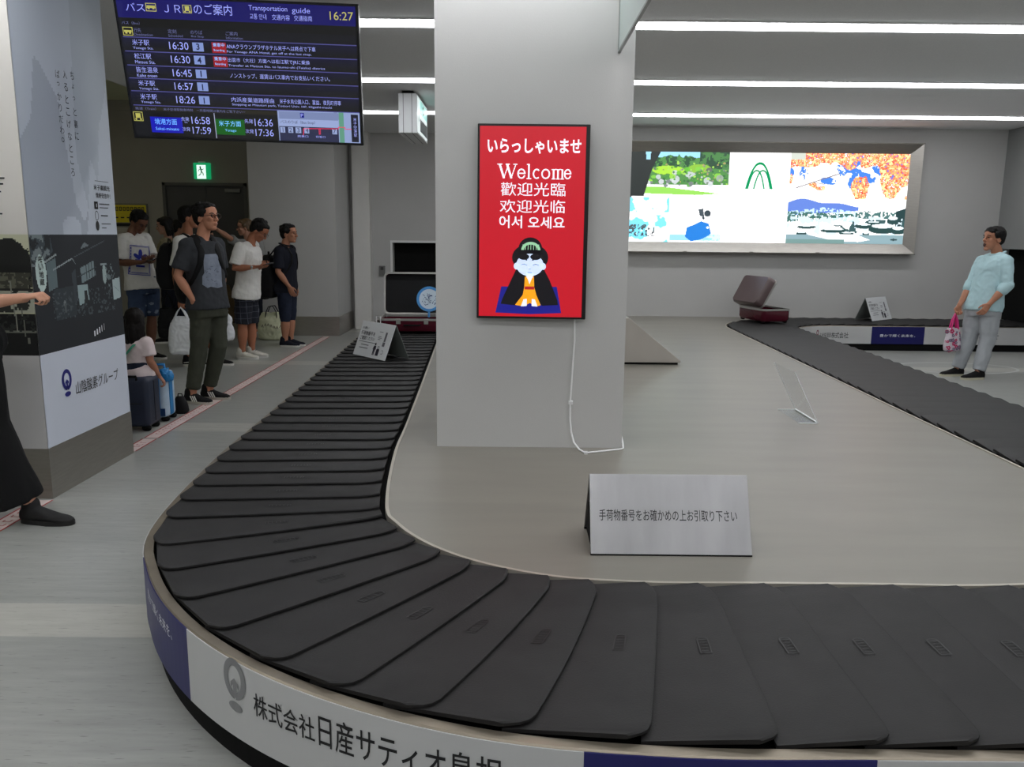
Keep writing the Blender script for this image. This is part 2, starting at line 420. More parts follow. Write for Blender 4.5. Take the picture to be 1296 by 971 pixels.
def pth(s, off=0., z=0.):
    s = min(max(s, 0.), LEN - 1e-4)
    x = np.interp(s, CUMA, PA[:, 0]); y = np.interp(s, CUMA, PA[:, 1])
    e = .03; s0, s1 = max(0, s - e), min(LEN, s + e)
    dx = np.interp(s1, CUMA, PA[:, 0]) - np.interp(s0, CUMA, PA[:, 0]); dy = np.interp(s1, CUMA, PA[:, 1]) - np.interp(s0, CUMA, PA[:, 1])
    l = math.hypot(dx, dy)
    return Vector((x - dy / l * off, y + dx / l * off, z))
def s_near(x, y):
    return CUM[int(np.argmin((PA[:, 0] - x) ** 2 + (PA[:, 1] - y) ** 2))]
S_W0 = s_near(-1.455, 13.25); S_ARC = s_near(AC.x, AC.y - AR); S_END = s_near(7.15, 11.53); S_FAR = s_near(4.285, 11.53)
car = thing('baggage_carousel', (0, 7.2, 0), 'baggage carousel with overlapping black rubber plates winding round a beige island deck', 'baggage carousel')
# deck
inner = [pth(s, RIM) for s in np.linspace(s_near(-1.455, 13.18), s_near(6.98, 11.53), 150)]
poly = [(p.x, p.y, DZ - .04) for p in inner] + [(6.98, 12.098, DZ - .04), (.198, 12.098, DZ - .04), (.198, 13.198, DZ - .04)]
MB().prism(poly, (0, 0, .04)).out('deck', M_deck, car, label='beige sheet metal island deck')
def ribbon(s0, s1, sec, step=.05):
    """sweep a closed section [(off, z)...] along the path"""
    n = max(2, int((s1 - s0) / step)); mb = MB(); k = len(sec); vs = []; fs = []
    for i in range(n + 1):
        s = s0 + (s1 - s0) * i / n
        vs += [pth(s, o, z) for o, z in sec]
    for i in range(n):
        for j in range(k): fs.append((i * k + j, i * k + (j + 1) % k, (i + 1) * k + (j + 1) % k, (i + 1) * k + j))
    fs.append(tuple(range(k))); fs.append(tuple(range(n * k, n * k + k))[::-1])
    return mb.add(vs, fs)
ribbon(S_W0 - .3, S_END + .3, [(-RIM + .03, .02), (RIM, .02), (RIM, .318), (-RIM + .03, .318)]).out('bed', M_dark, car)
ribbon(S_W0 - .02, S_END, [(-RIM - .022, .300), (-BH - .006, .300), (-BH - .006, .334), (-RIM - .018, .334), (-RIM - .022, .330)]).out('rim', M_rim, car, label='beige metal rim along the outer edge of the belt')
ribbon(S_W0 - .02, S_END, [(BH + .008, .300), (RIM + .006, .300), (RIM + .006, .345), (BH + .010, .345)]).out('rim', mat('rim_light', (186, 180, 168), .4, .5), car)
ribbon(S_W0 - .02, S_END, [(-RIM - .0, .0), (-RIM + .02, .0), (-RIM + .02, .30), (-RIM - .0, .30)]).out('kick_plate', M_black, car, label='recessed black kick plate at the floor')
# skirt: printed panels
SK = RIM + .022
KO = (AR + SK) / AR
def s_of_q(q): return S_ARC + q / KO if q < 0 else S_ARC + q
def place_q(q, z): return pth(s_of_q(q), -(SK + .0045), z)
def place_f(q, z): return pth(S_FAR + q, -(SK + .0045), z)
def skirt(s0, s1, m, label=None):
    return ribbon(s0, s1, [(-SK - .003, .095), (-RIM + .01, .095), (-RIM + .01, .300), (-RIM - .022, .329), (-SK - .003, .329)], .03).out('skirt_panel', m, car, label=label)
SB0, SB1, SB2, SB3 = s_of_q(-2.25), s_of_q(-1.56), s_of_q(-.264), s_of_q(.411)
skirt(S_W0 - .02, SB0, M_skirt)
b1 = skirt(SB0, SB1, M_blue, 'royal blue skirt panel at the left bend')
w1 = skirt(SB1, SB2, M_skirt, 'white skirt panel with a grey ring logo and a company name')
b2 = skirt(SB2, SB3, M_blue, 'royal blue skirt panel at the bottom edge')
skirt(SB3, s_of_q(1.55), M_skirt); skirt(s_of_q(1.55), s_near(3.66, 9.6), M_skirt)
FB0, FB1 = S_FAR + .567, S_FAR + 1.282
w2 = skirt(s_near(3.66, 9.6), FB0, M_skirt, 'white skirt panel with a red ring logo at the far bend')
b3 = skirt(FB0, FB1, M_blue, 'royal blue skirt panel along the back run')
w3 = skirt(FB1, S_END, M_skirt, 'white skirt panel ending in three characters at the far right')
def q_logo(ink, cx, cy, r):
    ink.ring(cx, cy + r * .18, r * .84, r, r * .36, math.radians(-62), math.radians(242))
    ink.ring(cx, cy + r * .18, r * .84, r, r * .36, math.radians(-86), math.radians(-60)).ring(cx, cy + r * .18, r * .84, r, r * .36, math.radians(240), math.radians(266))
    ink.poly([(cx - .13 * r, cy - .72 * r), (cx + .13 * r, cy - .72 * r), (cx + .13 * r, cy - .12 * r), (cx + .3 * r, cy - .3 * r), (cx + .3 * r, cy - .02 * r), (cx, cy + .22 * r), (cx - .3 * r, cy - .02 * r), (cx - .3 * r, cy - .3 * r), (cx - .13 * r, cy - .12 * r)])
    ink.oval(cx, cy - 1.18 * r, r * .52, r * .24)
    return ink
i = Ink(place_q); q_logo(i, -1.283, .265, .062); i.out('logo', M_inkg, w1)
i = Ink(place_q); i.text('株式会社', -1.200, .200, -.972, .268, .006).text('日産サティオ島根', -.958, .196, -.452, .288, .006); i.out('lettering', M_inkb, w1)
i = Ink(place_q); i.text('豊かで輝く未来を、', -2.06, .240, -1.69, .280); i.out('lettering', M_inkw, b1)
i = Ink(place_q); i.text('豊かで輝く未来を、', -.11, .185, .26, .225); i.out('lettering', M_inkw, b2)
i = Ink(place_f); q_logo(i, -.32, .222, .05); i.out('logo', mat('maroon_ink', (120, 40, 60), .5), w2)
i = Ink(place_f); i.text('久米桜酒造', -.245, .178, -.005, .242, .004).text('株式会社', .005, .166, .27, .248, .004); i.out('lettering', M_inkb, w2)
i = Ink(place_f); i.text('豊かで輝く未来を、', .68, .19, 1.16, .228, .004); i.out('lettering', M_inkw, b3)
i = Ink(place_f); i.text('さんそ', 2.02, .172, 2.285, .262, .004); i.out('lettering', M_inkb, w3)
# plates
PITCH = .214
def lag(s):
    """in the bend the outer ends of the plates trail behind the inner ends"""
    return float(np.interp(s - S_ARC, (-2.6, -1.9, -.75, -.15, .12, .45), (.0, .045, .05, .135, .10, .0)))
def plate_mesh(mb, s):
    NV = 13; hv = BH; vs = []; fs = []
    for k in range(NV):
        t = k / (NV - 1)
        t = [0, .012, .03, .06, .14, .28, .42, .56, .70, .82, .90, .96, 1][k]
        v = -hv + (2 * hv - .016) * t
        uf = 0.
        dv = v + hv
        if dv < .05: uf -= .045 * (1 - math.sqrt(max(0, 1 - (1 - dv / .05) ** 2)))
        if hv - .016 - v < .06: uf -= .04 * (1 - (hv - .016 - v) / .06)
        for u, z in ((-.285, .3385), (uf - .010, .3585), (uf - .001, .3545), (uf - .001, .3475), (uf - .006, .346), (-.285, .329)):
            bulge = -.010 * math.sin(PI * min(1, max(0, (u + .22) / .22))) if k == 0 else 0
            p = pth(s + u - lag(s) * (hv - v) / (2 * hv), v + bulge, z); vs.append(p)
    for k in range(NV - 1):
        for j in range(6): fs.append((k * 6 + j, k * 6 + (j + 1) % 6, (k + 1) * 6 + (j + 1) % 6, (k + 1) * 6 + j))
    fs.append(tuple(range(6))[::-1]); fs.append(tuple(range((NV - 1) * 6, NV * 6)))
    mb.add(vs, fs)
plates = []; s = S_W0 + .004
while s < S_END + .2:
    c = pth(s); plates.append((s, c)); s += PITCH
seen = [(s, c) for s, c in plates if not (c.y < 4.6 and c.x > 1.75)]
seen.sort(key=lambda e: (e[1] - Vector((0, 0, 0))).length)
keep = set(e[0] for e in seen[:100])
rest = MB()
for s, c in plates:
    if s in keep:
        mb = MB(); plate_mesh(mb, s); o = mb.out('belt_plate', M_rubber, car, smooth=True, sharp=35)
        if c.y < 6.2 and c.x < 1.8:
            def pm(a, b, s=s): return pth(s - .105 + a - lag(s) * (BH - b) / (2 * BH), b, .3385 + .0200 * (.285 - .105 + a) / .275 + .0030)
            k = Ink(pm); k.frame(-.017, -.04, .017, .04, .004); k.ring(0, .04, .017, .013, .004, 0, PI, 10)
            for q in range(4): k.rect(-.011, -.028 + q * .016, .011, -.0245 + q * .016)
            k.out('embossed_mark', M_rubm, o)
    else: plate_mesh(rest, s)
r = rest.out('belt_plate_rest', M_rubber, car, smooth=True, sharp=35); r['kind'] = 'stuff'
# ================================================================== printed column
FR = Frame((CX1, CY0, 0), (0, 1, 0), (0, 0, 1))       # the face along the walkway
FL = Frame((CX0, CY0, 0), (1, 0, 0), (0, 0, 1))       # the face looking at the near end of the hall
M_print = picture_mat('printed_vinyl', 0, .7)
def panel(cv, name, F, u0, u1, z0, z1, hgt=.002):
    return cv.build(name, M_print, colm, lambda a, b: F.at(u0 + (u1 - u0) * a, z0 + (z1 - z0) * b, hgt))
cv = Canvas(60, 90, (188, 195, 206))
n = cv.noise(4, 3)
cv.poly([(.0, .32), (.12, .40), (.20, .62), (.40, .50), (.52, .12), (.6, .05), (.66, .1), (.62, 0), (0, 0)], (168, 175, 187))
cv.poly([(.56, .3), (.62, .9), (.9, 1), (1, 1), (1, 0.6), (.86, .42), (.8, .2), (.72, .3), (.66, .1), (.6, .22)], (176, 184, 195))
cv.ell(.45, .02, .1, .05, (188, 195, 206)); cv.ell(.9, .0, .2, .05, (188, 195, 206))
panel(cv, 'wrap_print', FR, 0, 1.0, 1.476, ZC)
cv = Canvas(150, 110, (22, 27, 34))
n = cv.noise(18, 7)
cv.poly([(0, 1), (.2, 1), (.22, .86), (.08, .7), (0, .8)], (60, 70, 76)); cv.mask((n > .56) & (cv.X < .2) & (cv.Y > .74), (120, 130, 132)); cv.mask((n < .44) & (cv.X < .2) & (cv.Y > .74), (22, 27, 32))
cv.poly([(.14, .76), (.24, .8), (.24, .55), (.15, .52)], (96, 112, 116)); cv.line((.13, .77), (.25, .83), .008, (150, 160, 160))
cv.line((.21, .70), (.42, .79), .006, (150, 160, 162)); cv.line((.44, .80), (.82, .94), .004, (76, 84, 90)); cv.line((.42, .79), (.45, .74), .005, (110, 118, 120))
cv.poly([(.52, .87), (.57, .93), (.63, .90)], (112, 122, 126))
cv.poly([(.19, .53), (.42, .55), (.43, .28), (.2, .26)], (42, 50, 56)); cv.mask((cv.noise(60, 2) > .62) & (cv.X > .16) & (cv.X < .9) & (cv.Y > .26) & (cv.Y < .5), (70, 80, 84))
cv.poly([(.40, .66), (.45, .70), (.44, .4), (.41, .4)], (52, 60, 66))
cv.poly([(.50, .70), (.67, .76), (.68, .62), (.51, .56)], (118, 134, 138))
for k in range(6): cv.line((.50 + k * .034, .57 + k * .011), (.50 + k * .034, .71 + k * .012), .0035, (24, 30, 34))
cv.line((.50, .63), (.68, .69), .004, (24, 30, 34)); cv.line((.46, .62), (.7, .7), .003, (60, 70, 74))
cv.poly([(.45, .55), (.57, .55), (.58, .40), (.46, .36)], (150, 170, 172)); cv.poly([(.53, .49), (.56, .49), (.57, .37), (.52, .37)], (26, 30, 34))
cv.ell(.79, .62, .025, .09, (160, 176, 176)); cv.rect(.75, .71, .83, .73, (140, 152, 154)); cv.mask((cv.noise(50, 4) > .58) & (cv.X > .8) & (cv.X < .93) & (cv.Y > .5) & (cv.Y < .72), (110, 124, 126))
cv.poly([(.88, .56), (.985, .58), (.985, .38), (.89, .36)], (168, 184, 186)); cv.line((.88, .36), (.88, .60), .006, (30, 36, 40)); cv.line((.9, .5), (.97, .44), .003, (120, 136, 138))
cv.ell(.30, .40, .012, .03, (112, 120, 122)); cv.rect(.295, .32, .312, .4, (82, 90, 92)); cv.mask((cv.Y < .26), (22, 26, 33))
cv.ell(.085, .68, .052, .155, (196, 214, 210))
panel(cv, 'night_street_print', FR, 0, 1.0, .82, 1.476)
k = Ink(lambda a, b: FR.at(a, b, .004))
for j, ch in enumerate('咲い地蔵'): k.text(ch, .062, 1.325 - j * .042, .108, 1.362 - j * .042, .01)
k.out('lettering', M_inkb, colm)
k = Ink(lambda a, b: FR.at(a, b, .004))
for j, wd in enumerate((.016, .016, .014, .008, .004)): k.rect(.60 + j * .032, .855 + j * .006, .60 + j * .032 + wd, .888 + j * .008)
k.out('caption_marks', M_inkw, colm)
cv = Canvas(6, 6, (206, 211, 224)); panel(cv, 'wrap_print', FR, 0, 1.0, .292, .82)
k = Ink(lambda a, b: FR.at(a, b, .004)); q_logo(k, .245, .632, .062); k.out('logo', M_inkn, colm)
k = Ink(lambda a, b: FR.at(a, b, .004)); k.text('山陰酸素グループ', .335, .535, .865, .612, .002); k.out('lettering', M_inkb, colm)
for st, u, zt, zb in (('ちょっと裏に', .585, 2.415, 2.005), ('入るとこげなところ', .505, 2.405, 1.79), ('ばっかりだわ。', .425, 2.395, 1.965)):
    p = (zt - zb) / len(st); k = Ink(lambda a, b: FR.at(a, b, .004))
    for j, ch in enumerate(st):
        sz = .044 if ch not in 'っょ。' else .028
        k.text(ch, u - sz / 2, zt - p * j - sz, u + sz / 2, zt - p * j, -.004, True)
    k.out('lettering', M_inkb, colm)
k = Ink(lambda a, b: FR.at(a, b, .004))
k.rect(.755, 1.803, .93, 1.806); k.text('米子裏観光', .735, 1.748, .94, 1.782, .01).text('情報発信中！', .755, 1.70, .94, 1.733, .01)
k.frame(.725, 1.632, .772, 1.678, .012); k.rect(.735, 1.632, .75, 1.678); k.rect(.79, 1.662, .92, 1.668); k.rect(.79, 1.64, .9, 1.645)
k.ring(.748, 1.592, .022, .03, .004); k.rect(.80, 1.59, .89, 1.597)
k.oval(.748, 1.53, .022, .03); k.rect(.80, 1.54, .92, 1.545); k.rect(.80, 1.515, .86, 1.52)
k.out('notice_print', M_inkb, colm)
# left face
cv = Canvas(6, 6, (222, 218, 212)); panel(cv, 'wrap_print', FL, 0, 1.03, 1.476, ZC)
cv = Canvas(150, 100, (204, 204, 176))
n = cv.noise(20, 9); n2 = cv.noise(50, 10)
for k_ in range(5): cv.line((0, .98 - k_ * .06), (1, .95 - k_ * .03), .003, (130, 130, 112))
cv.mask((np.hypot((cv.X - .89) / .15, (cv.Y - .73) / .22) + (n - .5) * .9 < 1), (22, 24, 22)); cv.mask((np.hypot((cv.X - .55) / .2, (cv.Y - .68) / .14) + (n - .5) * .9 < 1), (26, 28, 26))
cv.rect(0, .56, .98, .69, (112, 112, 96)); cv.mask((n2 > .52) & (cv.Y > .56) & (cv.Y < .69), (70, 70, 60)); cv.rect(0, .54, 1, .565, (40, 40, 36))
cv.rect(0, .36, 1, .54, (188, 190, 172)); cv.rect(.1, .44, .98, .50, (30, 32, 30)); cv.mask((n > .52) & (cv.Y > .36) & (cv.Y < .54), (52, 54, 50))
cv.rect(0, 0, 1, .35, (18, 20, 20)); cv.rect(0, .19, 1, .205, (120, 122, 112)); cv.mask((n2 > .6) & (cv.Y < .35) & (cv.Y > .2), (48, 50, 48))
cv.line((.9, .2), (.88, .62), .006, (150, 152, 140)); cv.line((.94, .14), (.93, .4), .004, (120, 122, 112)); cv.rect(.8, .1, .84, .15, (140, 142, 130)); cv.rect(.95, .1, .96, .15, (120, 120, 110))
panel(cv, 'old_house_print', FL, 0, 1.03, .82, 1.476)
cv = Canvas(6, 6, (208, 206, 206)); panel(cv, 'wrap_print', FL, 0, 1.03, .292, .82)
k = Ink(lambda a, b: FL.at(a, b, .004))
for zz, a0, a1 in ((1.80, .8, .905), (1.765, .86, .935), (1.735, .88, .925), (1.695, .8, .91), (1.58, .8, .905)): k.rect(a0, zz, a1, zz + .008)
k.out('notice_print', M_inkb, colm)

# ================================================================== hanging transport monitor
def rotm(a, b, c):
    return Matrix.Rotation(math.radians(a), 3, 'Z') @ Matrix.Rotation(math.radians(b), 3, 'X') @ Matrix.Rotation(math.radians(c), 3, 'Y')
RM = rotm(1.86, 15.36, 1.15)
MO = Vector((-1.6654, 5.2819, 2.4593))
mon = thing('ceiling_monitor', MO, 'large black ceiling hung monitor listing bus and train departures in blue and white', 'monitor')
def mon_box(*a):
    T = Matrix.Translation(MO) @ RM.to_4x4(); return MB(T).box(*a)
b = mon_box(-.718, 0, -.412, .718, .05, .408); b.out('housing', M_bezel, mon, bevel=.006)
b = mon_box(-.3, .05, -.2, .3, .09, .2); b.out('mount_plate', mat('mount_grey', (60, 60, 62), .5, .3), mon)
MB().tube([MO + RM @ Vector((0, .09, .05)), MO + RM @ Vector((0, .16, .12)), (MO.x + .01, MO.y + .22, ZC - .01)], .03).out('hanging_pole', mat('mount_grey', (60, 60, 62)), mon, smooth=True, sharp=40)
FM = Frame(MO, RM @ Vector((1, 0, 0)), RM @ Vector((0, 0, 1)))
M_scr = picture_mat('monitor_screen', .7, .12)
cv = Canvas(280, 160, (6, 6, 12))
def FX(x): return (x + .70) / 1.40
def FZ(z): return (z + .396) / .79
def crect(x0, z0, x1, z1, c, al=1.): cv.rect(FX(x0), FZ(z0), FX(x1), FZ(z1), c, al)
crect(-.70, .285, .70, .40, (16, 10, 110)); crect(-.70, .235, .70, .285, (10, 9, 12)); crect(-.70, .177, .70, .235, (14, 14, 26))
for z0, z1 in ((.099, .177), (.02, .099), (-.052, .02), (-.129, -.052), (-.21, -.129)):
    for q in range(6): crect(-.70, z0 + (z1 - z0) * q / 6, .70, z0 + (z1 - z0) * (q + 1) / 6, (8, 7, 14 + q * 7))
for z in (.177, .099, .02, -.052, -.129, -.211): crect(-.69, z - .0025, .708, z + .0025, (92, 92, 170))
crect(-.69, -.242, .19, -.216, (34, 30, 18)); crect(-.602, -.372, -.405, -.276, (20, 24, 206)); crect(-.198, -.373, -.02, -.276, (8, 104, 20)); crect(-.204, -.395, -.199, -.245, (190, 195, 230))
crect(.19, -.396, .70, -.213, (168, 186, 238)); crect(.2, -.262, .565, -.216, (140, 156, 205)); cv.ell(FX(.55), FZ(-.237), .02, .03, (140, 156, 205)); crect(.197, -.306, .564, -.263, (176, 194, 246)); crect(.197, -.394, .565, -.306, (44, 48, 84))
crect(.572, -.396, .602, -.214, (110, 176, 150)); crect(.647, -.39, .692, -.222, (12, 14, 40)); crect(.328, -.254, .357, -.223, (14, 30, 150))
for z, c in ((.14, (178, 26, 44)), (.061, (178, 26, 44))): crect(-.169, z - .031, -.087, z + .029, c)
for z in (.139, .062, -.015, -.092, -.171): crect(-.283, z - .025, -.222, z + .025, (150, 172, 240))
for x in (.217, .264, .313, .367, .539): crect(x - .0155, -.346, x + .0155, -.311, (176, 194, 246))
cv.build('screen', M_scr, mon, lambda a, b: FM.at(-.70 + 1.40 * a, -.396 + .79 * b, .0015))
E_w = mat('screen_white', (158, 166, 240), .3, var=0, emit=.62); E_dim = mat('screen_dim', (92, 96, 140), .3, var=0, emit=.8)
E_y = mat('screen_yellow', (190, 186, 96), .3, var=0, emit=.55); E_nv = mat('screen_navy', (18, 22, 52), .3, var=0, emit=.8); E_rd = mat('screen_red', (214, 50, 84), .3, var=0, emit=.8); E_cy = mat('screen_cyan', (120, 190, 255), .3, var=0, emit=.8)
pl = lambda a, b: FM.at(a, b, .003)
k = Ink(pl)
k.text('バス', -.648, .322, -.536, .366).text('ＪＲ', -.425, .322, -.329, .364).text('のご案内', -.252, .318, -.028, .376)
k.text('Transportation', .071, .344, .298, .380).text('guide', .325, .338, .432, .376).text('교통 안내', .074, .304, .172, .334).text('交通内容', .205, .304, .31, .334).text('交通指南', .335, .304, .442, .334)
for (z, st, en, tm) in ((.139, '米子駅', 'Yonago Sta.', '16:30'), (.062, '松江駅', 'Matsue Sta.', '16:30'), (-.015, '皆生温泉', 'Kaike onsen', '16:45'), (-.092, '米子駅', 'Yonago Sta.', '16:57'), (-.171, '米子駅', 'Yonago Sta.', '18:26')):
    k.text(st, -.64, z - .004, -.54 if len(st) == 3 else -.51, z + .028).text(en, -.64, z - .030, -.52, z - .012).text(tm, -.423, z - .02, -.309, z + .022)
k.text('ANAクラウンプラザホテル米子へは終点で下車', -.082, .134, .451, .162).text('For Yonago ANA Hotel, get off at the last stop.', -.082, .109, .424, .125)
k.text('出雲市（大社）方面へは松江駅でJRに乗換', -.082, .056, .411, .084).text('Transfer at Matsue Sta. to Izumo-shi (Taisha) district', -.082, .031, .502, .047)
k.text('ノンストップ、運賃はバス車内でお支払いください。', -.079, -.032, .528, -.004)
k.text('内浜産業道路経由', -.085, -.172, .176, -.144).text('米子水鳥公園入口、富益、夜見町停車', .21, -.172, .588, -.144).text('Stopping at Mizutori park, Tottori Univ. HP, Higashi-machi', -.084, -.196, .53, -.18)
k.text('先発', -.408, -.297, -.36, -.272).text('16:58', -.346, -.312, -.232, -.268).text('次発', -.408, -.358, -.36, -.333).text('17:59', -.346, -.372, -.232, -.33)
k.text('先発', -.018, -.297, .034, -.272).text('16:36', .044, -.312, .157, -.268).text('次発', -.018, -.358, .034, -.333).text('17:36', .044, -.372, .157, -.33)
k.text('Sta', -.39, -.309, -.372, -.301)
for j, ch in enumerate('米子空港駅'): k.text(ch, .660, -.262 - j * .024, .680, -.242 - j * .024)
k.text('搭乗口', .305, -.372, .372, -.358).text('到着口', .42, -.372, .48, -.358).text('P', .335, -.249, .350, -.228)
k.out('lettering', E_w, mon)
k = Ink(pl)
k.text('バス（Bus）', -.685, .248, -.58, .266).text('行先', -.62, .207, -.578, .230).text('Destination', -.622, .188, -.512, .202).text('定刻', -.42, .208, -.37, .230).text('Scheduled', -.42, .188, -.335, .202)
k.text('のりば', -.287, .208, -.217, .230).text('Bus Stop', -.285, .188, -.21, .202).text('ご案内', -.079, .208, -.009, .230).text('Information', -.079, .188, .02, .202)
k.text('鉄道（Train）', -.681, -.238, -.555, -.222).text('米子空港駅発車時刻　－所要時間は案内をご覧下さい－', -.51, -.238, -.008, -.222)
k.out('lettering', E_dim, mon)
k = Ink(pl); k.text('16:27', .547, .317, .686, .363)
k.frame(-.531, .324, -.47, .369, .004).rect(-.525, .345, -.476, .356).rect(-.52, .336, -.508, .345).rect(-.493, .336, -.481, .345).rect(-.527, .342, -.474, .347)
k.frame(-.316, .322, -.264, .367, .004).rect(-.303, .334, -.277, .36).rect(-.309, .327, -.299, .334).rect(-.281, .327, -.271, .334)
k.frame(-.685, .187, -.627, .234, .004).rect(-.678, .205, -.634, .217).rect(-.672, .197, -.66, .205).rect(-.65, .197, -.638, .205)
k.frame(-.7, -.306, -.642, -.25, .004).rect(-.686, -.287, -.656, -.259).rect(-.69, -.3, -.68, -.288).rect(-.662, -.3, -.652, -.288)
k.out('lettering', E_y, mon)
k = Ink(pl)
for z, c in ((.139, '3'), (.062, '4'), (-.015, '1'), (-.092, '1'), (-.171, '1')): k.text(c, -.266, z - .018, -.240, z + .018, .02, True)
for x, c in ((.217, '1'), (.264, '2'), (.313, '3'), (.367, '4'), (.539, '7')): k.text(c, x - .009, -.342, x + .009, -.315, 0, True)
k.text('バスのりば（Bus Stop）', .205, -.293, .42, -.27)
k.out('lettering', E_nv, mon)
k = Ink(pl); k.line([(.343, -.357), (.347, -.318), (.565, -.312), (.565, -.302), (.606, -.302), (.606, -.312), (.645, -.312)], .004).line([(.443, -.35), (.443, -.315)], .004).line([(.45, -.35), (.45, -.315)], .003)
k.out('route_line', E_rd, mon)
k = Ink(pl); k.text('境港方面', -.574, -.322, -.438, -.287).text('Sakai-minato', -.574, -.356, -.43, -.338).text('米子方面', -.179, -.32, -.042, -.286).text('Yonago', -.145, -.356, -.075, -.336)
k.text('乗車中', -.163, .142, -.093, .164).text('Boarding', -.16, .114, -.096, .13).text('乗車中', -.163, .064, -.093, .086).text('Boarding', -.16, .036, -.096, .052)
k.out('lettering', E_cy, mon)

# ================================================================== welcome display on the pillar
RW = rotm(-1.6, -.8, .2); WO = Vector((.0986, 4.372, 1.561))
scr = thing('welcome_display', WO, 'portrait wall display with a red welcome greeting in several scripts on the white pillar', 'display')
T = Matrix.Translation(WO) @ RW.to_4x4()
MB(T).box(-.2895, 0, -.5, .2895, .045, .5).out('housing', M_bezel, scr, bevel=.004)
MB().box(WO.x - .16, WO.y + .035, WO.z - .2, WO.x + .16, 4.43, WO.z + .2).out('wall_bracket', mat('mount_grey', (60, 60, 62)), scr)
FW = Frame(WO, RW @ Vector((1, 0, 0)), RW @ Vector((0, 0, 1)))
def wx(x): return -.2895 + (x - 53) / 485. * .579      # picture coordinates of the screen layout
def wz(y): return .5 - (y - 61) / 853. * 1.0
E_red = mat('screen_red_field', (206, 18, 38), .3, var=.03, scale=1.5, emit=.9); E_red.node_tree.nodes['Principled BSDF'].inputs['Base Color'].links and E_red.node_tree.links.remove(E_red.node_tree.nodes['Principled BSDF'].inputs['Base Color'].links[0]); E_red.node_tree.nodes['Principled BSDF'].inputs['Base Color'].default_value = (.03, .004, .006, 1)
Ink(lambda a, b: FW.at(a, b, .0012)).rect(wx(63), wz(904), wx(520), wz(72)).out('screen', E_red, scr)
def layer(h): return Ink(lambda a, b: FW.at(wx(a), wz(b), h))
def em(n_, c): return mat('picture_' + n_, c, .3, var=0, emit=.72)
E_wh = em('white', (238, 240, 250)); E_bk = em('black', (14, 12, 18)); E_bl = em('blue', (26, 26, 128)); E_or = em('orange', (238, 160, 22)); E_rs = em('sash_red', (170, 34, 34)); E_gn = em('pale_green', (150, 196, 160)); E_fc = em('face', (206, 222, 248)); E_gl = em('line', (96, 110, 150))
k = layer(.003)
k.text('いらっしゃいませ', 96, 188, 500, 124, .022).text('歡迎光臨', 155, 370, 436, 312, .0).text('欢迎光临', 152, 443, 436, 386, .0).text('어서', 150, 511, 250, 455, .012).text('오세요', 276, 511, 436, 458, .012)
def stroke(pts, wd): k.line(pts, wd)
# Welcome with slab serifs
stroke([(150, 236), (168, 292)], 9); stroke([(168, 292), (186, 240)], 4); stroke([(182, 236), (200, 292)], 9); stroke([(200, 292), (218, 238)], 4)
for a_, b_ in ((139, 161), (175, 193), (208, 226)): k.rect(a_, 236, b_, 232)
def o_(cx, rx, a0=0, a1=2 * PI): k.ring(cx, 274, rx, 22, 6, a0, a1)
o_(244, 18, math.radians(-40 + 60), math.radians(360)); k.rect(229, 275, 261, 270)
stroke([(276, 234), (276, 293)], 7); k.rect(266, 297, 287, 293); k.rect(267, 236, 277, 232)
o_(310, 17, math.radians(50), math.radians(315)); o_(349, 19)
for x_ in (383, 402, 421): stroke([(x_, 256), (x_, 293)], 7); k.rect(x_ - 8, 297, x_ + 8, 293)
k.ring(393, 264, 12, 12, 4, PI, 2 * PI); k.ring(412, 264, 12, 12, 4, PI, 2 * PI); k.rect(374, 257, 384, 253)
o_(444, 16, math.radians(20), math.radians(360)); k.rect(430, 275, 459, 270)
k.out('lettering', E_wh, scr)
layer(.0020).poly([(162, 770), (408, 768), (430, 886), (290, 893), (137, 888)]).out('cushion_picture', E_bl, scr)
layer(.0026).poly([(228, 690), (348, 688), (376, 740), (412, 830), (414, 850), (345, 854), (288, 800), (228, 854), (160, 848), (166, 828), (205, 740)]).oval(288, 640, 80, 62, 28).oval(288, 600, 52, 50, 24).out('kimono_picture', E_bk, scr)
layer(.0030).poly([(266, 724), (306, 722), (308, 770), (318, 806), (338, 852), (318, 858), (290, 842), (262, 858), (224, 852), (258, 806), (264, 770)]).out('kimono_lining_picture', E_or, scr)
layer(.0034).poly([(266, 768), (308, 768), (308, 782), (266, 782)]).out('sash_picture', E_rs, scr)
layer(.0034).poly([(274, 722), (300, 722), (287, 758)]).poly([(262, 826), (276, 824), (276, 856), (250, 858)]).poly([(298, 824), (312, 826), (324, 858), (298, 856)]).out('collar_picture', E_wh, scr)
layer(.0030).oval(287, 672, 60, 50, 28).oval(228, 678, 12, 15).oval(346, 678, 12, 15).rect(272, 700, 302, 732).out('face_picture', E_fc, scr)
layer(.0034).oval(260, 636, 24, 14).oval(312, 636, 24, 14).oval(272, 650, 4, 3).oval(300, 650, 4, 3).out('hairline_picture', E_bk, scr)
layer(.0036).line([(248, 672), (262, 668), (274, 674)], 2.4).line([(300, 674), (312, 668), (326, 672)], 2.4).line([(282, 690), (292, 690)], 2).line([(278, 706), (296, 706)], 3).out('face_line_picture', E_gl, scr)
k = layer(.0034); k.ring(290, 606, 42, 36, 12, PI, 2 * PI)
for q in range(7): k.line([(254 + q * 12, 604), (256 + q * 11.4, 582)], 3)
k.out('comb_picture', E_gn, scr)
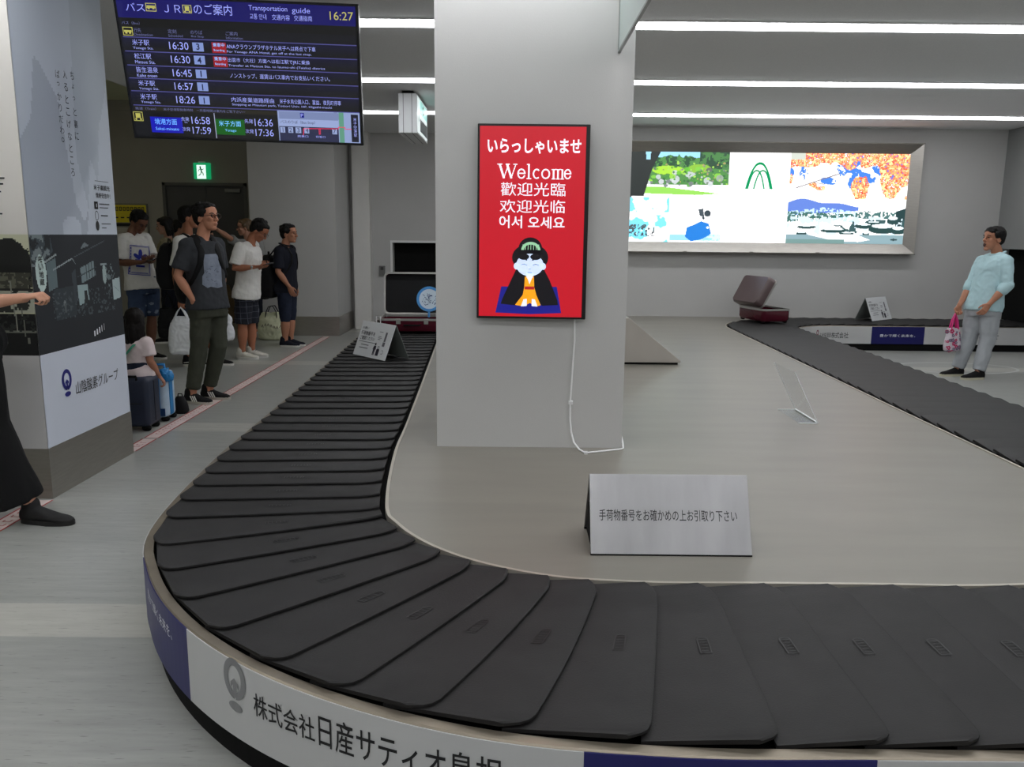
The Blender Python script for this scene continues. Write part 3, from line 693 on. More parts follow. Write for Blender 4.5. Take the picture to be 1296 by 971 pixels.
cab = obj('power_cord', *(lambda m: (m.v, m.f))(MB().tube([(.332, 4.40, 1.075), (.333, 4.418, 1.04), (.336, 4.42, .94), (.329, 4.42, .80), (.321, 4.42, .597), (.322, 4.42, .50), (.330, 4.42, .43), (.345, 4.41, .375), (.372, 4.36, .348), (.40, 4.30, .3445), (.46, 4.325, .3445), (.54, 4.36, .3445), (.605, 4.39, .3445), (.618, 4.405, .346), (.622, 4.45, .36), (.618, 4.50, .39)], .005, seg=8)), mat('cord_white', (246, 246, 246), .4, var=0), smooth=True)
tag(cab, 'thin white power cord hanging from the red display down to the deck', 'cord')
MB().box(.312, 4.405, .588, .334, 4.43, .606).out('cord_clip', M_white, cab)
MB().box(.392, 4.285, .3402, .412, 4.315, .352).out('cord_clip', M_white, cab)

# ================================================================== light box on the back wall
LX0, LX1, LZ0, LZ1 = .62, 5.62, 1.42, 2.68; YW = 12.1
lb = thing('advertising_light_box', ((LX0 + LX1) / 2, YW, 1.29), 'wide glowing light box showing garden pictures in a steel frame on the back wall', 'light box')
ox0, ox1, oz0, oz1 = LX0 - .145, LX1 + .145, 1.285, 2.81
def ring_frame(name, yo, yi, m):
    o_ = [(ox0, yo, oz0), (ox1, yo, oz0), (ox1, yo, oz1), (ox0, yo, oz1)]; i_ = [(LX0, yi, LZ0), (LX1, yi, LZ0), (LX1, yi, LZ1), (LX0, yi, LZ1)]
    bk = [(p[0], YW, p[2]) for p in o_]
    mb = MB(); mb.add(o_ + i_ + bk, [(q, (q + 1) % 4, 4 + (q + 1) % 4, 4 + q) for q in range(4)] + [(8 + q, 8 + (q + 1) % 4, (q + 1) % 4, q) for q in range(4)])
    return mb.out(name, m, lb)
ring_frame('frame', YW - .13, YW - .045, M_steel)
MB().box(ox0 + .01, YW - .04, oz0 + .01, ox1 - .01, YW - .001, oz1 - .01).out('back_panel', M_white, lb)
MB().box(ox0 - .01, YW - .136, oz0 - .012, ox1 + .01, YW - .05, oz0).box(ox0 - .01, YW - .136, oz1, ox1 + .01, YW - .05, oz1 + .012).out('frame_edge', mat('edge_steel', (120, 117, 110), .4, .8), lb)
mb = MB()
for xx in (2.47, 3.42, 4.37): mb.box(xx - .025, YW - .134, oz0 + .002, xx + .025, YW - .128, oz0 + .01)
mb.out('frame_clip', mat('edge_steel', (120, 117, 110)), lb)
FB = Frame((0, YW - .045, 0), (1, 0, 0), (0, 0, 1))
M_lb = picture_mat('light_box_picture', LIGHTBOX_L, .3)
def PX(px): return 1.70 + (px - 800) / 123. * 1.36
def PZ(py): return 2.66 - (py - 195) / 112. * 1.24
WH = (255, 255, 255)
xa, xb = LX0, 3.93
cv = Canvas(430, 164, WH)
def P(px, py): return ((PX(px) - xa) / (xb - xa), (PZ(py) - LZ0) / (LZ1 - LZ0))
n = cv.noise(70, 3); n2 = cv.noise(26, 4); n3 = cv.noise(120, 6)
gx1, gy = P(923, 248); _, gtop = P(900, 190); sk = P(900, 199)[1]
G = (cv.X < gx1)
cv.mask(G & (cv.Y > P(0, 234)[1]), (70, 130, 60)); cv.mask(G & (cv.Y > sk + (n2 - .5) * .1), (150, 210, 240))
cv.mask(G & (cv.Y > P(0, 212)[1]) & (cv.Y <= sk + (n2 - .5) * .1) & (n > .5), (24, 70, 40)); cv.mask(G & (cv.X > P(885, 0)[0]) & (cv.Y > P(0, 214)[1]), (26, 66, 42)); cv.mask(G & (cv.X > P(885, 0)[0]) & (cv.Y > P(0, 214)[1]) & (n > .54), (64, 120, 60))
cv.ell(*P(845, 216), .07, .05, (160, 210, 50)); cv.ell(*P(885, 214), .05, .05, (130, 180, 50))
cv.dabs(60, lambda r: P(r.uniform(800, 920), r.uniform(214, 234)), .012, .045, [(96, 180, 40), (140, 205, 60), (60, 130, 50), (150, 160, 150), (88, 92, 96), (120, 190, 60), (190, 196, 200)], 2)
cv.dabs(90, lambda r: P(r.uniform(838, 922), r.uniform(206, 233)), .006, .018, [(70, 150, 46), (40, 96, 48), (160, 210, 80), (96, 116, 90), (120, 124, 128), (176, 150, 96)], 12); cv.mask(G & (cv.Y < P(0, 234)[1]) & (cv.Y > P(0, 249)[1]), WH); cv.poly([P(800, 237), P(840, 237), P(912, 245), P(880, 247), P(800, 245)], (140, 205, 80))
cv.dabs(14, lambda r: P(r.uniform(818, 905), r.uniform(229, 236)), .012, .03, [(110, 116, 120), (200, 205, 208), (80, 150, 60)], 5)
cv.poly([P(795, 192), P(835, 192), P(824, 214), P(814, 249), P(796, 249), P(804, 216)], (20, 28, 26)); cv.poly([P(770, 192), P(797, 192), P(806, 220), P(798, 250), P(780, 250)], (20, 28, 26)); cv.poly([P(815, 192), P(822, 192), P(821, 203), P(816, 203)], (150, 205, 225))
cv.rect(P(770, 0)[0], P(0, 307)[1], P(848, 0)[0], P(0, 250)[1], (120, 214, 236)); cv.mask((cv.X > P(770, 0)[0]) & (cv.X < P(850, 0)[0]) & (cv.Y < P(0, 250)[1]) & (n2 > .5), (216, 244, 250)); cv.mask((cv.X < P(850, 0)[0]) & (cv.Y < P(0, 250)[1]) & (n2 > .56), WH)
cv.ell(*P(829, 259), .012, .05, WH)
cv.mask((cv.X > P(790, 0)[0]) & (cv.X < P(830, 0)[0]) & (cv.Y < P(0, 285)[1]) & (cv.Y > P(0, 300)[1]) & (n3 > .52), (66, 74, 78)); cv.rect(P(770, 0)[0], 0, P(800, 0)[0], P(0, 304)[1], (240, 248, 250))
cv.rect(P(850, 0)[0], P(0, 305)[1], P(916, 0)[0], P(0, 297)[1], (150, 208, 228)); cv.mask((cv.X > P(890, 0)[0]) & (cv.X < P(917, 0)[0]) & (cv.Y < P(0, 296)[1]) & (n3 > .5), (206, 236, 244))
cv.poly([P(870, 300), P(872, 288), P(880, 285), P(890, 280), P(900, 283), P(904, 296), P(892, 303), P(878, 306)], (20, 118, 206)); cv.ell(*P(899, 288), .006, .014, (230, 244, 250))
cv.ell(*P(898, 270), .0145, .036, (44, 58, 66)); cv.poly([P(886, 265), P(892, 264), P(894, 275), P(888, 273)], (60, 72, 80)); cv.ell(*P(893, 276), .006, .014, (50, 62, 70))
cv.build('picture', M_lb, lb, lambda a, b: FB.at(xa + (xb - xa) * a, LZ0 + (LZ1 - LZ0) * b, .003))
xa, xb = 3.93, 5.62
cv = Canvas(230, 170, WH)
n = cv.noise(60, 3); n2 = cv.noise(9, 11); n3 = cv.noise(90, 6); n4 = cv.noise(16, 21)
top = cv.Y > .50
cv.mask(top & (n2 > .52) & (cv.Y > .60 + .22 * (.6 - cv.X)), (60, 124, 220)); cv.mask(top & (n4 > .56) & (n3 > .5), WH)
nl = cv.noise(7, 33); lf = top & (nl + .75 * (cv.Y - .74) + .12 * (cv.X - .4) > .46)
cv.mask(lf & (n3 > .40), (238, 108, 66)); cv.mask(lf & (n3 > .54), (250, 176, 110)); cv.mask(lf & (n3 < .42) & (n > .44), (226, 78, 62)); cv.mask(lf & (n > .60), (255, 226, 160))
cv.line((.06, .62), (.42, .78), .005, (120, 110, 116)); cv.line((.2, .68), (.3, .66), .003, (120, 110, 116)); cv.mask((cv.X < .12) & (cv.Y > .93), (196, 202, 190))
cv.rect(0, 0, 1, .5, WH); cv.mask((cv.Y > .31 + .10 * cv.X) & (cv.Y < .40 + .1 * np.exp(-((cv.X - .12) / .16) ** 2) + .05 * np.exp(-((cv.X - .42) / .14) ** 2)) & (cv.X < .6), (92, 124, 206))
cv.mask((cv.Y < .405 - .16 * np.abs(cv.X - .3)) & (cv.X < .62) & (n > .48) & (cv.Y > .24), (196, 226, 240)); cv.mask((cv.Y < .36 - .05 * cv.X) & (cv.Y > .24 + .12 * cv.X) & (n3 > .45) & (cv.X < .62), (60, 104, 96))
cv.mask((cv.Y < .36 + .06 * np.sin(cv.X * 40) * .2 + .16 * np.maximum(0, cv.X - .88)) & (cv.Y > .285) & (cv.X > .58) & (n > .42), (70, 110, 108)); cv.mask((cv.Y < .42 * cv.X - .02) & (cv.X > .92) & (cv.Y > .2) & (cv.Y < .4), (28, 58, 60))
cv.mask((cv.Y < .30) & (cv.Y > .10) & (cv.noise(22, 41) > .60), (206, 222, 232)); cv.mask((cv.Y < .27) & (cv.Y > .09) & (cv.X > .45) & (cv.noise(16, 44) > .60), (52, 84, 86))
for cx_, cy_, rx, ry in ((.17, .185, .08, .02), (.4, .145, .11, .022), (.52, .115, .06, .014), (.66, .2, .08, .03), (.74, .235, .06, .016), (.82, .165, .12, .05), (.95, .15, .06, .04), (.13, .11, .045, .022), (.68, .10, .03, .04), (.9, .26, .05, .04), (.43, .205, .03, .01)):
    cv.ell(cx_, cy_, rx, ry, (34, 66, 66)); cv.ell(cx_, cy_ + ry * .75, rx * .8, ry * .5, (226, 238, 242))
cv.mask((cv.Y < .10) & (cv.X < .22 + .1 * n), (120, 150, 148)); cv.mask((cv.Y < .10 - .0 * cv.X), (132, 160, 168)); cv.poly([(.18, .10), (.42, .03), (.62, .02), (.72, .045), (.6, .105)], WH); cv.ell(.92, .05, .03, .012, (44, 70, 74)); cv.mask((cv.Y < .05) & (cv.X < .5), (110, 142, 140))
cv.build('picture', M_lb, lb, lambda a, b: FB.at(xa + (xb - xa) * a, LZ0 + (LZ1 - LZ0) * b, .003))
k = Ink(lambda a, b: FB.at(PX(a), PZ(b), .006))
def arch(cx, x0, h, y0, wd):
    pts = [(cx + x0 * t, y0 - h * (1 - abs(t) ** 2.3)) for t in np.linspace(-1, 1, 22)]
    k.line(pts, wd)
arch(962.5, 16.6, 31, 238, 2.2); arch(962.5, 15.2, 30, 236, 2.0); arch(958.5, 10.6, 22.5, 238, 1.8); arch(966.5, 10.6, 22.5, 238, 1.8)
k.out('logo', mat('picture_green', (16, 140, 92), .3, var=0, emit=1.0), lb)
# ================================================================== signs and luggage on the carousel
ZB = .3590      # top of the belt plates
def steel_sign():
    x0, x1 = .296, .892
    t = thing('steel_tent_sign', (.594, 3.01, DZ), 'brushed steel tent sign on the island deck with one line of black characters', 'sign')
    A = [(x0, 2.872, DZ), (x0, 2.876, DZ), (x0 - .004, 3.008, .617), (x0 - .004, 3.002, .619)]
    def plate(yb, yt, zt, nm, th):
        MB().add([(x0, yb, DZ + .004), (x1, yb, DZ + .004), (x1, yt, zt), (x0, yt, zt), (x0, yb + th, DZ + .004), (x1, yb + th, DZ + .004), (x1, yt + th, zt), (x0, yt + th, zt)],
                 [(0, 1, 2, 3), (7, 6, 5, 4), (0, 4, 5, 1), (1, 5, 6, 2), (2, 6, 7, 3), (3, 7, 4, 0)]).out(nm, M_steelh, t, bevel=.0015)
    plate(2.868, 2.996, .613, 'front_plate', .005); plate(3.155, 2.998, .613, 'back_plate', .005)
    MB().box(x0, 2.868, DZ, x1, 2.885, DZ + .006).box(x0, 3.145, DZ, x1, 3.162, DZ + .006).out('foot_strip', M_black, t)
    MB().prism([(x0 + .008, 2.895, DZ + .003), (x0 + .008, 3.14, DZ + .003), (x0 + .008, 3.07, .48), (x0 + .008, 2.95, .48)], (.004, 0, 0)).prism([(x1 - .012, 2.895, DZ + .003), (x1 - .012, 3.14, DZ + .003), (x1 - .012, 3.07, .48), (x1 - .012, 2.95, .48)], (.004, 0, 0)).out('interior_shade', M_black, t)  # black sheets at both ends stand for the dark open interior
    F = Frame((x0, 2.868, DZ + .004), (1, 0, 0), (0, .128, .269))
    k = Ink(lambda a, b: F.at(a, b, .0012)); k.text('手荷物番号をお確かめの上お引取り下さい', .034, .124, .548, .166, .004); k.out('lettering', M_inkb, t)
steel_sign()
def wedge():
    t = thing('steel_prism_block', (1.03, 7.7, DZ), 'pale grey steel prism standing half behind the white pillar on the deck', 'block')
    y0, y1 = 7.45, 8.0
    MB().prism([(.50, y0, DZ + .02), (1.545, y0, DZ + .02), (1.545, y0, DZ + .036), (1.06, y0, .766), (1.00, y0, .766), (.50, y0, DZ + .036)], (0, y1 - y0, 0)).out('body', mat('pale_steel', (186, 180, 172), .4, .35, var=.03), t, bevel=.003)
    MB().box(.52, y0 + .012, DZ, 1.52, y1 - .012, DZ + .02).out('base', M_black, t)
wedge()
M_acr = bpy.data.materials.new('clear_acrylic'); M_acr.use_nodes = True
_n = M_acr.node_tree; _o = _n.nodes['Material Output']; _t = _n.nodes.new('ShaderNodeBsdfTransparent'); _g = _n.nodes.new('ShaderNodeBsdfGlossy'); _m = _n.nodes.new('ShaderNodeMixShader')
_t.inputs[0].default_value = (.975, .98, .98, 1); _g.inputs['Roughness'].default_value = .06; 
_m.inputs[0].default_value = .05; _n.links.new(_t.outputs[0], _m.inputs[1]); _n.links.new(_g.outputs[0], _m.inputs[2]); _n.links.new(_m.outputs[0], _o.inputs[0])
M_acre = mat('acrylic_edge', (240, 244, 244), .3, var=0)
def acrylic():
    t = thing('acrylic_stand', (1.88, 5.29, DZ), 'empty clear acrylic sign stand turned edge on near the right belt', 'sign stand')
    F = [(1.936, 5.09), (1.936, 5.50)]
    MB().add([(1.936, 5.09, DZ + .003), (1.936, 5.50, DZ + .003), (1.770, 5.50, .668), (1.770, 5.09, .668), (1.944, 5.09, DZ + .003), (1.944, 5.50, DZ + .003), (1.778, 5.50, .668), (1.778, 5.09, .668)],
             [(3, 2, 1, 0), (4, 5, 6, 7), (0, 1, 5, 4), (1, 2, 6, 5), (2, 3, 7, 6), (3, 0, 4, 7)]).out('panel', M_acr, t)
    MB().box(1.82, 5.09, DZ + .0012, 1.944, 5.50, DZ + .003).out('foot', M_acr, t)
    MB().box(1.82, 5.084, DZ, 1.944, 5.090, DZ + .005).box(1.82, 5.50, DZ, 1.944, 5.506, DZ + .005).box(1.934, 5.09, DZ + .003, 1.946, 5.50, DZ + .009).tube([(1.940, 5.088, DZ + .006), (1.774, 5.088, .668)], .0028, seg=6).tube([(1.940, 5.502, DZ + .006), (1.774, 5.502, .668)], .002, seg=6).out('polished_edge', M_acre, t)
acrylic()
M_card = mat('white_card', (222, 224, 226), .5, var=.01); M_cardg = mat('grey_card', (128, 134, 130), .6, var=.02)
def tent(loc, ang, label, handle=False):
    c, s_ = math.cos(ang), math.sin(ang)
    U = Vector((c, s_, 0)); B = Vector((-s_, c, 0))           # U along the panel to the right, B towards the back
    t = thing('a_frame_notice', loc, label, 'notice', 'white folded notices on the belt')
    L, D, Hh = .56, .26, .315; o = Vector(loc)
    def pl(bb, bt, nm, m, ins=0.):
        a = o - U * (L / 2) + B * bb; h = Vector((0, 0, Hh)) + B * (bt - bb); th = B * .004
        p = [a, a + U * L, a + U * L + h, a + h]
        MB().add(p + [q + th for q in p], [(0, 1, 2, 3), (7, 6, 5, 4), (0, 4, 5, 1), (1, 5, 6, 2), (2, 6, 7, 3), (3, 7, 4, 0)]).out(nm, m, t)
        return a, h
    a, h = pl(-D / 2, -.003, 'front_panel', M_card); pl(D / 2, .001, 'back_panel', M_cardg)
    F = Frame(a, U, h); HL = h.length
    k = Ink(lambda x, y: F.at(x, y, .0015))
    k.text('お願い', .035, .262, .14, .285, .004).text('手荷物番号を', .03, .205, .275, .245, .005).text('ご確認ください', .035, .158, .29, .196, .006)
    k.rect(.03, .138, .34, .142).rect(.09, .108, .22, .114).rect(.07, .078, .22, .084).rect(.34, .255, .40, .259)
    k.rect(.34, .21, .39, .214).rect(.34, .196, .40, .2).rect(.34, .182, .385, .186)
    k.out('lettering', mat('dark_navy_ink', (26, 24, 44), .5), t)
    k = Ink(lambda x, y: F.at(x, y, .0015))
    k.oval(.335, .135, .011, .013).poly([(.318, .12), (.352, .12), (.36, .085), (.354, .082), (.35, .095), (.348, .03), (.336, .03), (.334, .07), (.331, .03), (.319, .03), (.316, .095), (.312, .08), (.306, .084)])
    k.poly([(.372, .03), (.42, .03), (.42, .092), (.372, .092)]).frame(.382, .092, .41, .12, .005)
    k.ring(.47, .07, .018, .02, .004, -2.4, 2.2)
    k.out('pictogram', mat('dark_navy_ink', (26, 24, 44)), t)
    k = Ink(lambda x, y: F.at(x, y, .0015)); k.rect(.445, .17, .475, .26).rect(.44, .125, .48, .165); k.out('label_picture', mat('mid_grey_ink', (110, 110, 116), .5), t)
    if handle:
        q = o + Vector((0, 0, Hh)) - U * .02
        MB().tube([q - U * .035, q - U * .035 + Vector((0, 0, .06)), q + U * .035 + Vector((0, 0, .06)), q + U * .035], .0045, seg=8).out('wire_handle', M_white, t, smooth=True, sharp=50)
tent((-1.245, 7.672, ZB + .002), math.atan2(-.75, .66), 'white folded notice standing on the left belt in front of the dark open suitcase', True)
tent((5.165, 11.75, ZB + .002), math.atan2(.62, .76), 'white folded notice standing on the far right belt by the back wall')
# open suitcases
M_mar = mat('maroon_shell', (84, 18, 36), .25, var=.1, scale=4, spec=.6); M_sil = mat('silver_rim', (188, 186, 182), .3, .7); M_lin = mat('dark_lining', (9, 9, 13), .8)
M_shg = mat('grey_shell', (92, 76, 76), .3, var=.05)
def rr(w_, d, r, n=5):
    pts = []
    for cx_, cy_, a0 in ((w_ / 2 - r, d / 2 - r, 0), (-w_ / 2 + r, d / 2 - r, PI / 2), (-w_ / 2 + r, -d / 2 + r, PI), (w_ / 2 - r, -d / 2 + r, 1.5 * PI)):
        for q in range(n + 1): a = a0 + PI / 2 * q / n; pts.append((cx_ + r * math.cos(a), cy_ + r * math.sin(a)))
    return pts
def half_shell(mb, w_, d, h, r=.06):
    """an open tray: rounded outer shell and inner lining, opening upwards"""
    O = rr(w_, d, r); Bo = rr(w_ - .04, d - .04, r - .015); I = rr(w_ - .024, d - .024, r - .012); n = len(O)
    vs = [(x, y, 0) for x, y in Bo] + [(x, y, .03) for x, y in O] + [(x, y, h) for x, y in O] + [(x, y, h) for x, y in I] + [(x, y, .03) for x, y in I]
    fs = [tuple(range(n))[::-1]]
    for lv in range(4): fs += [(lv * n + q, lv * n + (q + 1) % n, (lv + 1) * n + (q + 1) % n, (lv + 1) * n + q) for q in range(n)]
    fs.append(tuple(range(4 * n, 5 * n))); mb.add(vs, fs)
    return O, I, n
def rim_of(mb, w_, d, h, r=.06):
    O = rr(w_ + .012, d + .012, r + .004); I = rr(w_ - .030, d - .030, r - .014); n = len(O)
    vs = [(x, y, h - .012) for x, y in O] + [(x, y, h + .012) for x, y in O] + [(x, y, h + .012) for x, y in I] + [(x, y, h - .012) for x, y in I]
    fs = [(lv * n + q, lv * n + (q + 1) % n, ((lv + 1) % 4) * n + (q + 1) % n, ((lv + 1) % 4) * n + q) for lv in range(4) for q in range(n)]
    mb.add(vs, fs)
def suitcase(loc, yaw, w_, d, hb, hl, lid_ang, label, base_m, lid_m, wheels=True, lining=None):
    """hinge along the back (+y) edge; lid_ang is the angle between tray and lid"""
    t = thing('open_suitcase', loc, label, 'suitcase', 'open display suitcases on the belt')
    T = Matrix.Translation(Vector(loc)) @ Matrix.Rotation(yaw, 4, 'Z')
    Tb = T @ Matrix.Translation((0, 0, .028))
    m = MB(Tb); half_shell(m, w_, d, hb); b = m.out('bottom_shell', base_m, t, smooth=True, sharp=40)
    m = MB(Tb); I = rr(w_ - .03, d - .03, .05); m.prism([(x, y, .034) for x, y in I], (0, 0, .012)); m.out('lining', lining or M_lin, b)
    m = MB(Tb); rim_of(m, w_, d, hb); m.out('rim', M_sil, b)
    Tl = Tb @ Matrix.Translation((0, d / 2 + .006, hb + .012)) @ Matrix.Rotation(PI - lid_ang, 4, 'X') @ Matrix.Rotation(PI, 4, 'X') @ Matrix.Translation((0, d / 2 + .006, -hl - .012))
    Tl = Tb @ Matrix.Translation((0, d / 2 + .006, hb + .014)) @ Matrix.Rotation(-lid_ang, 4, 'X') @ Matrix.Translation((0, -d / 2 - .006, hl + .014)) @ Matrix.Rotation(PI, 4, 'X')
    m = MB(Tl); half_shell(m, w_, d, hl); l = m.out('lid', lid_m, t, smooth=True, sharp=40)
    m = MB(Tl); m.prism([(x, y, .034) for x, y in I], (0, 0, .012)); m.out('lining', lining or M_lin, l)
    m = MB(Tl); rim_of(m, w_, d, hl); m.out('rim', M_sil, l)
    if wheels:
        for sx in (-1, 1):
            for sy in (-1, 1):
                m = MB(T); m.tube([(sx * (w_ / 2 - .06) - .014, sy * (d / 2 - .05), .026), (sx * (w_ / 2 - .06) + .014, sy * (d / 2 - .05), .026)], .026, seg=12, ref=(0, 0, 1)); m.out('wheel', M_black, t, smooth=True, sharp=40)
    m = MB(T)
    for sx in (-.16, .16): m.box(sx - .025, -d / 2 - .016, .028 + hb - .05, sx + .025, -d / 2 + .002, .028 + hb + .012)
    m.out('latch', M_sil, t, bevel=.003)
    m = MB(T)
    m.tube([(-.09, -d / 2 + .0, .028 + hb * .55), (-.08, -d / 2 - .035, .028 + hb * .55), (.08, -d / 2 - .035, .028 + hb * .55), (.09, -d / 2 + .0, .028 + hb * .55)], .010, seg=10); m.out('handle', M_black, t, smooth=True, sharp=50)
    # lid stay
    p0 = Tb @ Vector((w_ / 2 - .03, .05, hb)); p1 = Tl @ Vector((w_ / 2 - .03, -.05, hl))
    MB().tube([p0, p1], .007, seg=8).out('lid_stay', M_black, t, smooth=True)
    return t
suitcase((-1.165, 9.72, ZB), math.radians(1), .78, .50, .135, .10, math.radians(98), 'dark maroon suitcase lying open and facing the hall on the left belt', M_mar, M_mar)
suitcase((3.46, 11.33, ZB), math.radians(90 + 14), .66, .42, .155, .12, math.radians(62), 'maroon and grey suitcase standing half open on the belt bend by the back wall', M_mar, M_shg)
# round blue rimmed sign leaning in the left suitcase
dt = thing('round_sign', (-.98, 9.74, .53), 'round blue rimmed white sign propped in the open suitcase on the left belt', 'sign')
Td = Matrix.Translation((-.985, 9.70, .745)) @ Matrix.Rotation(math.radians(-12), 4, 'X') @ Matrix.Rotation(math.radians(90), 4, 'X')
def disc(r0, r1, z0, z1, n=40):
    mb = MB(Td); vs = []; fs = []
    for q in range(n):
        a = 2 * PI * q / n
        for r_, z_ in ((r0, z0), (r1, z0), (r1, z1), (r0, z1)): vs.append((r_ * math.cos(a), r_ * math.sin(a), z_))
    for q in range(n):
        for j in range(4): fs.append((q * 4 + j, q * 4 + (j + 1) % 4, ((q + 1) % n) * 4 + (j + 1) % 4, ((q + 1) % n) * 4 + j))
    return mb.add(vs, fs)
disc(.118, .148, -.010, .010).out('rim', mat('sky_blue_plastic', (60, 140, 206), .35), dt)
mb = MB(Td); mb.prism([(.12 * math.cos(2 * PI * q / 40), .12 * math.sin(2 * PI * q / 40), -.008) for q in range(40)], (0, 0, .013)); mb.out('face', mat('pale_face', (202, 218, 232), .4), dt)
FD = Frame(Td @ Vector((0, 0, .0065)), Td.to_3x3() @ Vector((1, 0, 0)), Td.to_3x3() @ Vector((0, 1, 0)))
k = Ink(lambda a, b: FD.at(a, b, .0008)); rg = random.Random(3)
for q in range(46):
    a = rg.uniform(0, 2 * PI); r_ = .1 * math.sqrt(rg.random()); x_, y_ = r_ * math.cos(a), r_ * math.sin(a) * .75
    k.line([(x_, y_), (x_ + rg.uniform(-.022, .022), y_ + rg.uniform(-.016, .016))], .006)
k.out('pattern', mat('dark_blue_ink', (44, 70, 120), .5), dt)
MB(Td).box(-.012, -.215, -.004, .012, -.145, .004).out('stem', mat('sky_blue_plastic', (60, 140, 206)), dt)

# ================================================================== signs in the hall
M_exg = mat('exit_green', (12, 150, 92), .4, var=0, emit=.9); M_exw = mat('exit_white', (225, 250, 240), .4, var=0, emit=1.1)
ex = thing('exit_sign', (-5.147, 14.0, 2.36), 'green lit emergency exit sign with a running figure above the grey double door', 'exit sign')
MB().box(-5.28, 13.93, 2.355, -5.015, 14.0, 2.615).out('box', M_exg, ex, bevel=.006)
FE = Frame((-5.28, 13.93, 2.355), (1, 0, 0), (0, 0, 1))
Ink(lambda a, b: FE.at(a, b, .002)).rect(.055, .004, .205, .225).out('doorway_pictogram', M_exw, ex)
k = Ink(lambda a, b: FE.at(a, b, .004))
k.oval(.115, .190, .014, .016).line([(.118, .172), (.135, .115)], .022).line([(.135, .115), (.158, .09), (.158, .06)], .013).line([(.132, .115), (.112, .075), (.085, .055)], .013).line([(.12, .165), (.092, .148), (.08, .125)], .010).line([(.122, .165), (.15, .15), (.168, .165)], .010)
k.out('runner_pictogram', mat('exit_dark', (8, 96, 62), .4, var=0, emit=.5), ex)
MB().box(-5.20, 13.945, 2.615, -5.10, 14.0, 2.64).out('bracket', M_white, ex)
nb = thing('notice_board', (-6.40, 14.0, 1.3), 'yellow and white notice board on the recess wall left of the door', 'notice board')
MB().box(-6.75, 13.965, 1.28, -6.10, 14.0, 1.95).out('board', mat('board_grey', (120, 118, 112), .5, .2), nb)
FNB = Frame((-6.75, 13.965, 1.28), (1, 0, 0), (0, 0, 1))
Ink(lambda a, b: FNB.at(a, b, .002)).rect(.02, .36, .63, .645).out('yellow_sheet', mat('sheet_yellow', (214, 196, 30), .5), nb)
Ink(lambda a, b: FNB.at(a, b, .002)).rect(.02, .02, .63, .28).out('white_sheet', mat('sheet_white', (170, 166, 156), .5), nb)
k = Ink(lambda a, b: FNB.at(a, b, .004))
for q in range(9): k.frame(.06 + q * .062, .55, .105 + q * .062, .615, .012).rect(.06 + q * .062, .578, .105 + q * .062, .586)
for q in range(5): k.rect(.1 + q * .1, .43, .16 + q * .1, .45)
k.rect(.02, .30, .63, .345); k.out('marks', M_inkb, nb)
hb = thing('hanging_sign_box', (-1.165, 9.85, ZC), 'white lit sign box hanging from the ceiling and seen almost end on', 'sign')
MB().box(-1.265, 9.32, 2.585, -1.065, 10.42, 3.0).out('housing', mat('sign_grey', (208, 210, 212), .4, var=.01), hb, bevel=.004)
MB().box(-1.215, 9.316, 2.582, -1.209, 10.424, 3.001).box(-1.121, 9.316, 2.582, -1.115, 10.424, 3.001).out('seam', mat('seam_grey', (110, 110, 112), .5), hb)
MB().box(-1.225, 9.34, 3.0, -1.105, 10.2, ZC).out('ceiling_mount', M_black, hb)
FH = Frame((-1.065, 9.32, 2.585), (0, 1, 0), (0, 0, 1))
Ink(lambda a, b: FH.at(a, b, .001)).rect(.05, .02, 1.05, .40).out('lit_face', mat('sign_pale', (226, 236, 236), .4, var=0, emit=.75), hb)
Ink(lambda a, b: FH.at(a, b, .003)).rect(.30, .05, 1.04, .19).out('grey_band', mat('sign_band_grey', (120, 124, 128), .4), hb)
Ink(lambda a, b: FH.at(a, b, .003)).rect(.30, .24, 1.04, .39).out('teal_band', mat('sign_pale_teal', (150, 214, 206), .4, var=0, emit=.7), hb)
k = Ink(lambda a, b: FH.at(a, b, .004)); k.ring(.62, .31, .10, .055, .03).rect(.14, .14, .20, .22); k.out('pictogram', mat('sign_dark_teal', (60, 130, 126), .4), hb)
sw = thing('switch_box', (-2.08, 13.2, .84), 'small grey wall switch box between the pier and the belt hatch', 'switch')
MB().box(-2.130, 13.165, .84, -2.035, 13.2, .995).out('case', mat('switch_grey', (112, 112, 110), .45, .2), sw, bevel=.004)
MB().box(-2.105, 13.158, .93, -2.06, 13.166, .975).out('button_plate', mat('switch_dark', (60, 60, 60), .5), sw)
# glass smoke curtain hanging from the ceiling in front of the pillar
gl = thing('smoke_curtain_glass', (.53, 2.9, ZC), 'frosted glass smoke curtain hanging from the ceiling in front of the white pillar', 'glass panel')
M_gl = mat('frosted_glass', (214, 226, 222), .35, 0, var=0, trans=.55, spec=.5)
MB().box(.527, 1.4, 2.43, .533, 4.425, ZC).out('pane', M_gl, gl)
MB().box(.523, 1.4, 2.419, .537, 4.43, 2.43).box(.523, 4.42, 2.419, .537, 4.43, ZC).out('edge_trim', mat('trim_grey', (150, 154, 152), .4, .3), gl)

